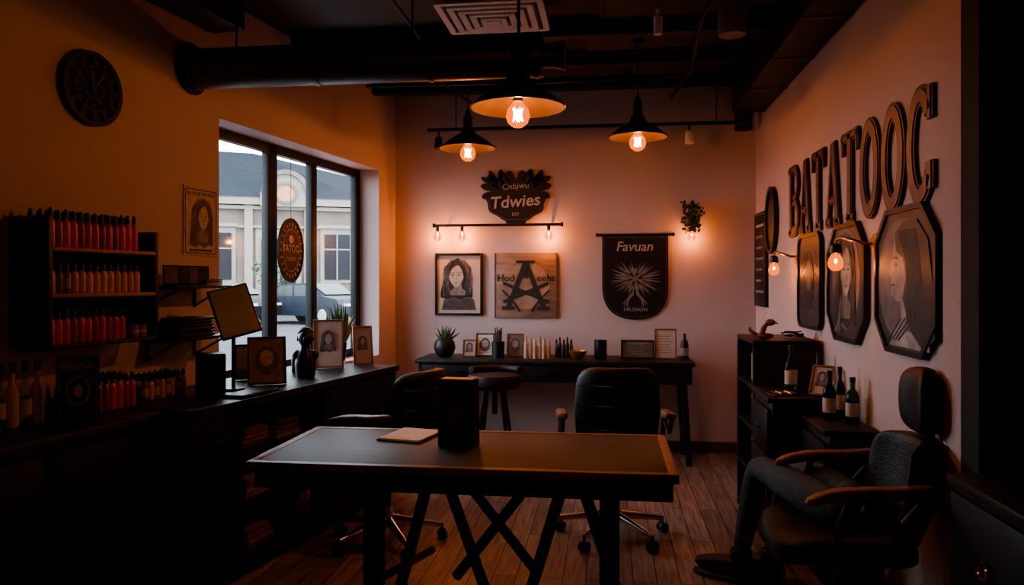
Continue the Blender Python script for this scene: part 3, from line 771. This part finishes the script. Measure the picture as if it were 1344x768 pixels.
# hanging round sign in the window
mb = MB()
mb.ribbon(ell(0, 0, .155, .215, 44), .014, 0, .01, BLK, True); mb.poly(ell(0, 0, .15, .21, 44), .001, .006, BLK)
mb.ribbon(ell(0, 0, .10, .145, 40), .005, .006, .009, PAPER, True)
mb.text('TATOO', .07, .006, .003, PAPER, T(0, .01, 0), .85, .001); mb.text('STUDIO', .038, .006, .003, PAPER, T(0, -.06, 0), .95)
mb.poly(ell(0, .075, .03, .03, 16), .006, .009, PAPER)
for i in range(22):
    a = rad(360*i/22); mb.ribbon([(.115*math.cos(a), .166*math.sin(a)), (.134*math.cos(a), .188*math.sin(a))], .010, .006, .009, PAPER)
mb.tube([(0, .21, .005), (0, .64, .005)], .002, BLKM, 5)
mb.build('hanging_round_sign', onL(-1.45, 1.615, -.13))

def succulent(name, M, n, L, pot=None, e0=.35, e1=.65, squash=1.):
    mb = MB()
    if pot: mb.lathe(pot, CAP, 28); z0 = pot[-1][1]-.01
    else: z0 = 0
    rr = random.Random(n)
    for i in range(n):
        a = i*2.4; el = e0+e1*i/n; l = L*rr.uniform(.75, 1.05)
        d = Vector((math.cos(a)*math.cos(el*1.5), math.sin(a)*math.cos(el*1.5)*squash, math.sin(el*1.5)))
        p = bez((d.x*.01, d.y*.01, z0), (d.x*l*.5, d.y*l*.5, z0+d.z*l*.35), (d.x*l, d.y*l, z0+d.z*l), 5)
        mb.tube(p, [L*.05, L*.09, L*.085, L*.06, L*.035, .0008], LEAF if i % 3 else LEAFD, 6)
    return mb.build(name, M)
pot = [(0, 0), (.045, 0), (.075, .03), (.088, .075), (.08, .12), (.06, .145), (.055, .145), (.05, .135)]
succulent('potted_succulent', T(-1.33, 6.08, .7905), 22, .14, pot)
succulent('potted_agave', LF @ T(-.86, .078, .8005), 26, .33, [(0, 0), (.045, 0), (.05, .02), (.06, .14), (.052, .14), (.05, .13)], .40, .60, .2)

# ------------------------------------------------------------------ back desk
mb = MB()
X0, X1, Y0, Y1 = -1.52, .64, 5.85, 6.375
mb.box(((X0+X1)/2, (Y0+Y1)/2, .775), (X1-X0, Y1-Y0, .03), BWOOD, .004)
mb.box(((X0+X1)/2, (Y0+Y1)/2+.01, .69), (X1-X0-.04, Y1-Y0-.06, .14), BWOOD)
for i in range(3):
    cx = X0+.04+(X1-X0-.08)*(i+.5)/3
    mb.box((cx, Y0+.035, .69), ((X1-X0-.1)/3-.015, .015, .12), BLK, .003); mb.box((cx, Y0+.022, .70), (.1, .012, .012), BLKM, .003)
for x, y in ((X0+.05, Y0+.06), (X0+.05, Y1-.06), (X1-.08, Y0+.06), (X1-.08, Y1-.06)):
    sx = 1 if x > 0 else -1
    vs = []
    for z, dx in ((.62, 0), (0, .04)):
        for a, b in ((-1, -1), (1, -1), (1, 1), (-1, 1)): vs.append((x+sx*dx+a*.022, y+b*.022, z))
    mb.add(vs, [(0, 1, 2, 3), (7, 6, 5, 4), (0, 4, 5, 1), (1, 5, 6, 2), (2, 6, 7, 3), (3, 7, 4, 0)], BWOOD)
mb.box((X1-.06, (Y0+Y1)/2, .25), (.03, .4, .03), BWOOD); mb.box((X0+.05, (Y0+Y1)/2, .25), (.03, .4, .03), BWOOD)
mb.build('back_desk')
DT = .7905
leaning('photo_frame', T(-1.13, 6.10, DT), .11, .14, BRWOOD, PAPERO, 0, 12, .01)
leaning('photo_frame', T(-1.01, 6.14, DT), .15, .19, BLK, PAPER, 1, 12, .01)
leaning('photo_frame', T(-.76, 6.14, DT), .14, .19, BRWOOD, GREY2, 1, 12, .012)
leaning('photo_frame', T(.22, 6.10, DT), .26, .15, BLK, GREY1, 2, 14, .012)
leaning('photo_frame', T(.44, 6.12, DT), .17, .24, BRWOOD, PAPERO, 2, 12, .01)
mb = MB(); mb.lathe([(0, 0), (.048, 0), (.053, .13), (.047, .13), (.043, .01), (0, .01)], CAP, 24)
rr = random.Random(4)
for i in range(16):
    a = rr.uniform(0, 6.28); r = rr.uniform(.005, .030)
    mb.tube([(r*math.cos(a), r*math.sin(a), .012), (r*1.3*math.cos(a), r*1.3*math.sin(a), .21+rr.uniform(-.01, .04))], .0045, CAP if i % 3 else BRWOOD, 6)
mb.build('pen_holder', T(-.885, 6.04, DT))
mb = MB()
for i in range(6): bottle(mb, -.66+.036*i, 6.03+.012*(i % 2), DT, .16+.02*(i % 3 == 0), .017, TAN if i % 3 else LABEL, TAN)
mb.build('spray_bottles')
mb = MB()
for i in range(5): bottle(mb, -.425+.03*i, 6.14-.03*(i % 2), DT, .15+.02*(i % 2), .014, CAP if i % 2 else GREY1)
mb.build('ink_vials')
mb = MB(); mb.lathe([(0, 0), (.03, 0), (.035, .006), (.065, .04), (.075, .07), (.071, .07), (.055, .035), (0, .012)], BRASS, 28); mb.lathe([(0, .06), (.045, .062), (.066, .056)], BOOKC[4], 20)
mb.build('orange_bowl', T(-.25, 6.0, DT))
mb = MB(); mb.lathe([(0, 0), (.045, 0), (.048, .005), (.050, .15), (.046, .15), (.043, .01), (0, .01)], CAP, 28)
mb.build('black_tumbler', T(-.07, 6.06, DT))
mb = MB(); mb.lathe([(0, 0), (.03, 0), (.032, .01), (.032, .11), (.026, .14), (.012, .16), (.012, .2), (0, .205)], CAP, 20); mb.lathe([(.0325, .03), (.0325, .09)], GREY2, 20)
mb.build('sauce_bottle', T(.585, 6.12, DT))

# ------------------------------------------------------------------ furniture: seats
def star_base(mb, r=.30, z=.0, seatz=.42, mat=CHROME):
    mb.tube([(0, 0, .09), (0, 0, seatz-.05)], .025, BLKM, 16); mb.tube([(0, 0, .085), (0, 0, .20)], [.045, .035], mat, 18)
    for i in range(5):
        a = rad(72*i+18); c0, s0 = math.cos(a), math.sin(a)
        mb.tube([(.02*c0, .02*s0, .125), (r*.5*c0, r*.5*s0, .105), (r*c0, r*s0, .078)], [.03, .022, .014], mat, 10)
        mb.tube([(r*c0, r*s0, .085), (r*c0, r*s0, .045)], .008, BLKM, 8)
        for k in (-1, 1):
            ox, oy = -s0*k*.016, c0*k*.016
            mb.tube([(r*c0+ox*.5, r*s0+oy*.5, .028), (r*c0+ox*1.5, r*s0+oy*1.5, .028)], .027, CAP, 16)
    mb.box((0, 0, seatz-.04), (.2, .2, .03), BLKM, .008)
def office_chair(M, arms=True, top=.95, head=False, w=.24, name='office_chair', armz=.68):
    mb = MB(); star_base(mb)
    mb.sell(.25, .24, .055, .45, .4, LEATH, T(0, .02, .455), lambda p: Vector((p.x, p.y, p.z+(.03*(p.x/.25)**2) - .02*max(0, p.y/.24)**3)))
    hb = (top-.50)/2
    def dfm(p):
        zz = p.z/hb
        taper = 1-.10*max(0, zz)**2-.08*max(0, -zz)
        return Vector((p.x*taper, p.y+.10*(p.x/w)**2-.02*(1-zz*zz)*1.0-.07*(zz+1)*.5*1.0, p.z))
    mb.sell(w, .045, hb, .35, .35, LEATH, T(0, -.225, .50+hb), dfm, 32, 16)
    for zz in (-.4, .15, .6):
        mb.tube([(x, -.225-.045-.07*(zz+1)*.5-.02*(1-zz*zz)+.10*(x/w)**2+.0015, .50+hb+zz*hb) for x in [w*.9*(-1+2*i/14) for i in range(15)]], .003, BLKM, 5)
    mb.tube([(0, -.08, .41), (0, -.24, .42), (0, -.29, .55)], [.02, .022, .02], BLKM, 10)
    if arms:
        dz = armz-.68
        for sx in (-1, 1):
            x = sx*(.285)
            mb.tube([(sx*.2, .06, .42), (x, .06, .44), (x, .08, .56), (x, .04, .655+dz)], [.014, .016, .014, .014], BLKM, 10)
            mb.tube([(x, -.22, .70+dz), (x, -.12, .60), (x, .0, .63+dz)], .013, BLKM, 8)
            mb.sell(.03, .20, .02, .5, .5, BRWOOD, T(x, -.02, armz), lambda p: Vector((p.x, p.y, p.z-.035*max(0, p.y/.19)**2+.02*max(0, -p.y/.19)**2)), 22, 10)
    if head:
        mb.tube([(0, -.30, top-.08), (0, -.31, top+.06)], .018, BLKM, 10)
        mb.sell(.12, .045, .12, .6, .6, LEATH, T(0, -.29, top+.13), lambda p: Vector((p.x, p.y+.03*(p.x/.12)**2, p.z)))
    return mb.build(name, M)
office_chair(T(.02, 4.22, 0) @ Rz(6), top=.96, w=.225)
office_chair(T(-1.19, 3.98, 0) @ Rz(72), top=.94, w=.22, armz=.71)
office_chair(T(.84, 2.93, 0) @ Rz(88), top=.84, head=True, w=.22, name='barber_chair', armz=.70)

# stool
mb = MB()
mb.lathe([(0, .64), (.17, .64), (.195, .66), (.2, .71), (.185, .735), (0, .74)], LEATH, 32)
mb.tube([(.19*math.cos(rad(a)), .19*math.sin(rad(a)), .76) for a in range(20, 165, 12)], .025, LEATH, 10)
for a in (45, 135, 225, 315):
    c0, s0 = math.cos(rad(a)), math.sin(rad(a))
    mb.tube([(.08*c0, .08*s0, .645), (.13*c0, .13*s0, .35), (.20*c0, .20*s0, .0)], .013, BLKM, 8)
mb.tube([(x, y, .28) for x, y in ell(0, 0, .145, .145, 28)], .008, BLKM, 6, closed=True)
mb.tube([(0, 0, .64), (0, 0, .45)], .02, BLKM, 10)
mb.build('bar_stool', T(-.82, 5.42, 0))

# ------------------------------------------------------------------ centre table
mb = MB()
tx0, tx1, ty0, ty1 = -1.30, .23, 2.60, 3.28
cx, cy = (tx0+tx1)/2, (ty0+ty1)/2
mb.box((cx, cy, .735), (tx1-tx0, ty1-ty0, .03), TTOP, .004)
for x0, x1, y0, y1 in ((tx0, tx1, ty0, ty0+.03), (tx0, tx1, ty1-.03, ty1), (tx0, tx0+.03, ty0+.031, ty1-.031), (tx1-.03, tx1, ty0+.031, ty1-.031)):
    mb.box(((x0+x1)/2, (y0+y1)/2, .738), (x1-x0+.004, y1-y0+.004, .0285), TEDGE if x0 > 0 or x1 < -1 else BRWOOD, .003)
mb.box((cx, ty0+.05, .685), (tx1-tx0-.03, .03, .07), BWOOD, .002); mb.box((cx, ty1-.05, .685), (tx1-tx0-.03, .03, .07), BWOOD, .002)
mb.box((tx0+.03, cy, .685), (.03, ty1-ty0-.1, .07), BWOOD); mb.box((tx1-.03, cy, .685), (.03, ty1-ty0-.1, .07), BWOOD)
for x in (-.85, -.0):
    mb.box((x, ty0+.09, .325), (.07, .05, .65), BWOOD, .003)
    mb.box((x, ty1-.09, .675), (.05, .05, .05), BWOOD)
def strut(a, b, w=.035):
    mb.tube([a, b], w*.6, BWOOD, 4)
for x in (-.70, -.16):
    strut((x, 2.98, .68), (x-.20, 3.1, 0), .04); strut((x+.03, 2.98, .68), (x+.24, 3.1, 0), .04)
    mb.box((x, 2.98, .68), (.18, .4, .04), BWOOD)
strut((-.60, 3.04, .62), (-.30, 3.04, .25)); strut((-.28, 3.04, .64), (-.62, 3.04, .2))
strut((-.85, 2.72, .3), (-.72, 3.06, .3), .03)
mb.build('work_table')
mb = MB(); mb.box((0, 0, .004), (.19, .24, .006), PAPER, .001); mb.box((.004, .003, .0085), (.185, .235, .003), PAPER)
mb.build('notepad', T(-.83, 3.12, .7515) @ Rz(-12))
mb = MB()
pw, ph = .074, .26
mb.poly([(-pw, 0), (pw, 0), (pw*.96, ph), (-pw*.96, ph)], -.04, .04, CAP, Rx(90))
mb.ribbon(rrect(.12, .22, .01), .003, .0402, .041, GREY1, True, Rx(90) @ T(0, .13, 0))
mb.text('PAIWAI', .026, .0402, .001, GREY2, Rx(90) @ T(0, .21, 0)); mb.poly(ell(0, .12, .035, .05, 20), .0402, .041, GREY1, Rx(90)); mb.ribbon(ell(0, .12, .045, .062, 24), .002, .0402, .041, GREY1, True, Rx(90))
mb.box((0, 0, ph+.002), (.135, .07, .004), BLKM)
mb.build('menu_box', T(-.595, 2.98, .7525) @ Rz(-8))

# ------------------------------------------------------------------ right-hand cabinets
def cab(name, x0, x1, y0, y1, z1, nd):
    mb = MB()
    mb.box(((x0+x1)/2, (y0+y1)/2, z1-.0125), (x1-x0, y1-y0, .025), BWOOD, .003)
    mb.box(((x0+x1)/2+.01, (y0+y1)/2, (z1-.03)/2+.02), (x1-x0-.03, y1-y0-.02, z1-.065), BWOOD, .002)
    mb.box(((x0+x1)/2+.015, (y0+y1)/2, .015), (x1-x0-.06, y1-y0-.05, .03), BLK)
    for i in range(nd):
        a = .07+(z1-.12)*i/nd; b = .07+(z1-.12)*(i+1)/nd-.012
        mb.box((x0+.01, (y0+y1)/2, (a+b)/2), (.016, y1-y0-.05, b-a), BLK, .003)
        mb.tube([(x0-.004, (y0+y1)/2-.05, (a+b)/2), (x0-.004, (y0+y1)/2+.05, (a+b)/2)], .006, BLKM, 8)
        mb.box(((x0+x1)/2, y0+.006, (a+b)/2), (x1-x0-.08, .01, b-a-.03), BLK, .003)
    return mb.build(name)
mb = MB()
x0, x1, y0, y1, zt = .80, 1.165, 4.42, 4.96, 1.07
mb.box(((x0+x1)/2, (y0+y1)/2, zt-.0125), (x1-x0, y1-y0, .025), BWOOD, .003)
for y in (y0+.01, y1-.01): mb.box(((x0+x1)/2, y, .52), (x1-x0, .02, 1.04), BWOOD, .002)
mb.box((x1-.006, (y0+y1)/2, .52), (.012, y1-y0-.04, 1.04), BLK)
for z in (.05, .3, .56, .80): mb.box(((x0+x1)/2-.005, (y0+y1)/2, z), (x1-x0-.02, y1-y0-.042, .018), BWOOD)
mb.ribbon(rrect(.30, .36, .006, 1), .012, 0, .006, BLK, True, T((x0+x1)/2, y0, .9-.02) @ Rx(90) @ T(0, -.02, 0))
mb.build('tall_bookcase')
mb = MB()
for z in (.31, .57, .81):
    for i in range(5): mb.box((.92, 4.52+.04*i, z+.085), (.16, .03, .17-.01*(i % 3)), BOOKC[(i+int(z*10)) % 5], .002)
mb.build('books', T(0, 0, .0005))
cab('side_cabinet', .78, 1.165, 3.92, 4.40, .82, 3)
cab('low_cabinet', .93, 1.165, 3.47, 3.90, .75, 2)
mb = MB()
mb.sell(.05, .03, .018, 1, 1, BRWOOD, T(0, 0, .018)); mb.tube(bez((-.02, 0, .02), (.0, 0, .1), (.03, 0, .085), 7), [.014, .016, .016, .014, .012, .012, .01, .006], BRWOOD, 10)
mb.sell(.028, .02, .02, 1, 1, BRWOOD, T(.03, 0, .095)); mb.tube([(.05, 0, .095), (.075, 0, .088)], [.008, .002], BRASS, 8)
mb.tube(bez((-.04, 0, .02), (-.1, 0, .05), (-.08, 0, .07), 6), [.012, .012, .01, .009, .008, .005, .003], BRWOOD, 8)
mb.build('bird_figurine', T(.89, 4.55, 1.0705))
mb = MB(); rr = random.Random(9)
for k in range(7):
    p = [(rr.uniform(-.08, .08), rr.uniform(-.05, .05), .004+.004*k+rr.uniform(0, .02)) for _ in range(5)]
    q = []
    for a, b, c in zip(p[:-2], p[1:-1], p[2:]): q += bez([(u+v)/2 for u, v in zip(a, b)], b, [(u+v)/2 for u, v in zip(b, c)], 5)
    mb.tube(q, .004, CAP if k % 2 else BLKM, 6)
mb.build('coiled_cable', T(1.05, 4.6, 1.0705))
def liquor(name, x, y, z, glass, h=.23, r=.032, lab=LABEL):
    mb = MB(); mb.lathe([(0, 0), (r*.9, 0), (r, .008), (r, h*.55), (r*.8, h*.66), (r*.38, h*.74), (r*.36, h*.93), (0, h*.93)], glass, 20)
    mb.lathe([(r*.42, h*.88), (r*.42, h), (0, h)], CAP, 16); mb.lathe([(r*1.02, h*.15), (r*1.02, h*.45)], lab, 20)
    mb.build(name, T(x, y, z))
liquor('vodka_bottle', .96, 4.22, .8205, GLASSC, .24)
liquor('liquor_bottle', 1.10, 4.22, .8205, CAP, .2, .028, GREY2)
liquor('green_bottle', 1.03, 3.76, .7505, GLASSG, .23, .03)
liquor('green_bottle', 1.11, 3.68, .7505, GLASSG, .21, .03)
liquor('green_bottle', 1.10, 3.84, .7505, CAP, .24, .026)
mb = MB(); mb.box((0, 0, .004), (.14, .10, .008), BLKM, .002); 
for i in range(5): mb.tube([(-.05+.025*i, -.04, .012), (-.045+.025*i, .04, .014)], .004, CHROME if i % 2 else CAP, 6)
mb.build('tool_tray', T(.88, 4.05, .8205) @ Rz(15))
leaning('photo_frame', T(1.06, 4.04, .8205) @ Rz(-35), .11, .16, BRWOOD, PAPERO, 0, 24, .01)

# near right cabinet
mb = MB()
x0, x1, y0, y1, zt = 1.05, 1.74, 1.5, 2.55, .80
mb.box(((x0+x1)/2, (y0+y1)/2, zt-.015), (x1-x0, y1-y0, .03), BWOOD, .004); mb.box(((x0+x1)/2+.01, (y0+y1)/2, .385), (x1-x0-.03, y1-y0-.02, .765), BWOOD)
for i in range(2):
    yc = y0+.27+.52*i
    for z0, z1 in ((.05, .4), (.42, .75)):
        mb.box((x0+.012, yc, (z0+z1)/2), (.018, .48, z1-z0), BLK, .004)
        mb.tube([(x0-.012, yc+.025*math.cos(rad(a)), (z0+z1)/2+.025*math.sin(rad(a))) for a in range(0, 360, 24)], .005, CHROME, 6, closed=True)
        mb.tube([(x0, yc, (z0+z1)/2+.025), (x0-.014, yc, (z0+z1)/2+.025)], .008, CHROME, 8)
mb.build('drawer_cabinet')

# ------------------------------------------------------------------ seated person (trousered legs)
root = bpy.data.objects.new('seated_person', None); scene.collection.objects.link(root)
me = bpy.data.meshes.new('trousers')
J = {'pel': ((.90, 2.95, .565), .085),
     'hl': ((.82, 2.89, .565), .080), 'ml': ((.73, 3.12, .59), .072), 'kl': ((.635, 3.38, .61), .056), 'cl': ((.622, 3.51, .40), .052), 'al': ((.61, 3.67, .13), .040),
     'hr': ((.91, 3.05, .565), .080), 'mr': ((.85, 3.22, .59), .072), 'kr': ((.78, 3.42, .595), .056), 'cr': ((.765, 3.53, .39), .052), 'ar': ((.75, 3.68, .13), .040)}
names = list(J); E = [('pel', 'hl'), ('hl', 'ml'), ('ml', 'kl'), ('kl', 'cl'), ('cl', 'al'), ('pel', 'hr'), ('hr', 'mr'), ('mr', 'kr'), ('kr', 'cr'), ('cr', 'ar')]
me.from_pydata([J[k][0] for k in names], [(names.index(a), names.index(b)) for a, b in E], [])
ob = bpy.data.objects.new('trousers', me); scene.collection.objects.link(ob)
md = ob.modifiers.new('skin', 'SKIN'); md.use_smooth_shade = True
if not me.skin_vertices:
    bm = bmesh.new(); bm.from_mesh(me); bm.verts.layers.skin.verify(); bm.to_mesh(me); bm.free()
for i, k in enumerate(names):
    sv = me.skin_vertices[0].data[i]; sv.radius = (J[k][1], J[k][1]); sv.use_root = (k == 'pel')
ob.modifiers.new('sub', 'SUBSURF').levels = 2; ob.modifiers['sub'].render_levels = 2
me.materials.append(DENIM); ob.parent = root
for i, (ax, ay, ang) in enumerate(((.61, 3.67, 66), (.75, 3.68, 40))):
    mb = MB()
    mb.sell(.048, .145, .05, .7, .75, SHOE, T(0, .075, .062), lambda p: Vector((p.x*(1-.12*max(0, p.y/.145)), p.y, p.z*(1-.35*max(0, (p.y+.02)/.145)) if p.z > 0 else p.z*.6)))
    mb.lathe([(.05, 0), (.052, .05), (.048, .09), (.04, .092)], SHOE, 18, T(0, 0, .06))
    mb.sell(.052, .152, .014, .3, .8, SOLE, T(0, .075, .0145))
    for k in range(4): mb.tube([(-.025, .07+.022*k, .108-.008*k), (.025, .078+.022*k, .108-.008*k)], .0035, GREY1, 5)
    mb.build('shoe_%d' % (i+1), T(ax, ay, 0) @ Rz(ang), parent=root)

# ------------------------------------------------------------------ street outside
simple_box('street_ground', (-60, -10, -.2), (-3.45, 80, 0), ASPH)
FB = basis((.912, .41, 0), (0, 0, 1), (.41, -.912, 0), (-15., 33.2, 0))
mb = MB()
mb.box((0, 2.5, -3), (26, 5.0, 6), STONE)
mb.box((0, 5.05, .15), (26.4, .35, .6), STONEL); mb.box((0, 4.75, .1), (26.2, .15, .35), STONEL); mb.box((0, 3.9, .06), (26, .12, .2), STONEL)
mb.add([(-13.3, 5.2, .5), (13.3, 5.2, .5), (2.6, 5.9, -1.0), (-1.2, 7.7, -3), (-12, 7.9, -3), (-13.3, 5.2, -6.3), (13.3, 5.2, -6.3)], [(0, 1, 2, 3, 4), (1, 6, 2), (0, 4, 5), (4, 3, 2, 6, 5)], ROOF)
for x in (-10.5, -8, -5.4, -2.6, 2.6, 5.4, 8, 10.5):
    mb.box((x, 2.6, .02), (1.5, 2.5, .14), STONEL); mb.box((x, 2.55, .09), (1.15, 2.1, .1), EXW); mb.box((x, 2.55, .15), (.06, 2.1, .05), STONEL); mb.box((x, 2.9, .15), (1.15, .06, .05), STONEL)
    mb.box((x, 3.95, .1), (1.7, .14, .3), STONEL)
mb.box((0, 1.9, .02), (2.0, 3.8, .12), STONEL); mb.box((0, 1.7, .1), (1.5, 3.3, .1), EXW); mb.box((0, 1.7, .16), (.08, 3.3, .05), STONEL)
for x in (-1.3, 1.3, -12.5, 12.5, -4, 4): mb.box((x, 2.5, .12), (.35, 5, .25), STONEL)
for x in (-9.2, -6.7, 6.7, 9.2):
    mb.box((x, 2.4, .08), (.12, 4.8, .12), STONEL)
ped = [(-1.1, 4.9), (1.1, 4.9), (1.1, 5.5)]+ell(0, 5.5, .95, .95, 16, 0, 180)+[(-1.1, 5.5)]
mb.X = T(.3, -.1, 0)
mb.poly(ped, .1, .6, STONEL); mb.ribbon(ell(0, 5.5, .95, .95, 16, 0, 180), .2, .05, .75, STONE)
mb.ribbon(ell(0, 5.5, .45, .45, 24), .12, .55, .7, STONE, True); mb.poly(ell(0, 5.5, .43, .43, 24), .55, .62, pmat('round_window', (.5, .22, .12), .6))
mb.X = I4
mb.build('stone_building', FB)
# small street tree
mb = MB(); rr = random.Random(12)
mb.tube([(0, 0, 0), (.03, 0, .9), (0, .04, 1.7)], [.07, .05, .03], BARK, 8)
for i in range(7):
    a = i*.9; mb.tube([(0, 0, 1.1+.08*i), (.5*math.cos(a), .5*math.sin(a), 1.6+.12*i)], [.025, .006], BARK, 5)
for i in range(420):
    a = rr.uniform(0, 6.28); zz = rr.uniform(-1, 1); r = rr.uniform(.4, 1)*math.sqrt(1-zz*zz)*.75
    M = T(r*math.cos(a), r*math.sin(a), 1.9+zz*.75) @ Matrix.Rotation(rr.uniform(0, 6), 4, 'Z') @ Matrix.Rotation(rr.uniform(-1.5, 1.5), 4, 'X')
    l = rr.uniform(.09, .16); mb.poly([(0, 0), (l*.4, l*.45), (0, l), (-l*.4, l*.45)], 0, .002, LEAFD if i % 3 else LEAF, M)
mb.build('street_tree', T(-13.0, 24.2+4, 0))
def car(M, paint):
    mb = MB()
    lower = [(-2.1, .28), (-2.15, .62), (-2.0, .82), (-1.45, .9), (1.25, .95), (1.95, .85), (2.15, .62), (2.12, .3)]
    mb.poly(lower, -.85, .85, paint)
    mb.poly([(-1.4, .9), (-.85, 1.32), (.5, 1.36), (1.2, .95)], -.7, .7, paint)
    mb.poly([(-1.25, .92), (-.8, 1.26), (-.2, 1.29), (-.2, .93)], -.71, .71, CARG); mb.poly([(-.12, .93), (-.12, 1.29), (.45, 1.29), (1.02, .95)], -.71, .71, CARG)
    mb.poly([(.60, 1.30), (1.18, .98), (1.22, 1.0), (.64, 1.33)], -.6, .6, CARG)
    for x in (-1.35, 1.35):
        for k in (-1, 1):
            mb.tube([(x, .33, k*.68), (x, .33, k*.88)], .33, TIRE, 20); mb.tube([(x, .33, k*.87), (x, .33, k*.89)], .2, CHROME, 14)
    mb.box((2.1, .65, .55), (.08, .12, .3), PAPER); mb.box((2.1, .65, -.55), (.08, .12, .3), PAPER)
    return mb.build('parked_car', M @ Rx(90))
car(T(-13.0, 24.2, .0) @ Rz(-20), CARP)
car(T(-9.9, 24.6, .0) @ Rz(-25), CARP2)

# ------------------------------------------------------------------ world & camera
w = bpy.data.worlds.new('overcast'); scene.world = w; w.use_nodes = True
nt = w.node_tree; nt.nodes.clear()
o = nt.nodes.new('ShaderNodeOutputWorld'); bg = nt.nodes.new('ShaderNodeBackground')
bg.inputs[0].default_value = (.82, .90, 1.0, 1); bg.inputs[1].default_value = 5.0
nt.links.new(bg.outputs[0], o.inputs[0])

cam = bpy.data.cameras.new('camera'); co = bpy.data.objects.new('camera', cam); scene.collection.objects.link(co)
co.location = (0, 0, 1.4); co.rotation_euler = (rad(90), 0, math.atan(.128))
cam.sensor_width = 36; cam.lens = 1000*36/1344; cam.shift_y = -14/1344; cam.clip_start = .05; cam.clip_end = 300
scene.camera = co
scene.view_settings.view_transform = 'AgX'
scene.view_settings.look = 'AgX - Medium High Contrast'
scene.view_settings.exposure = .95
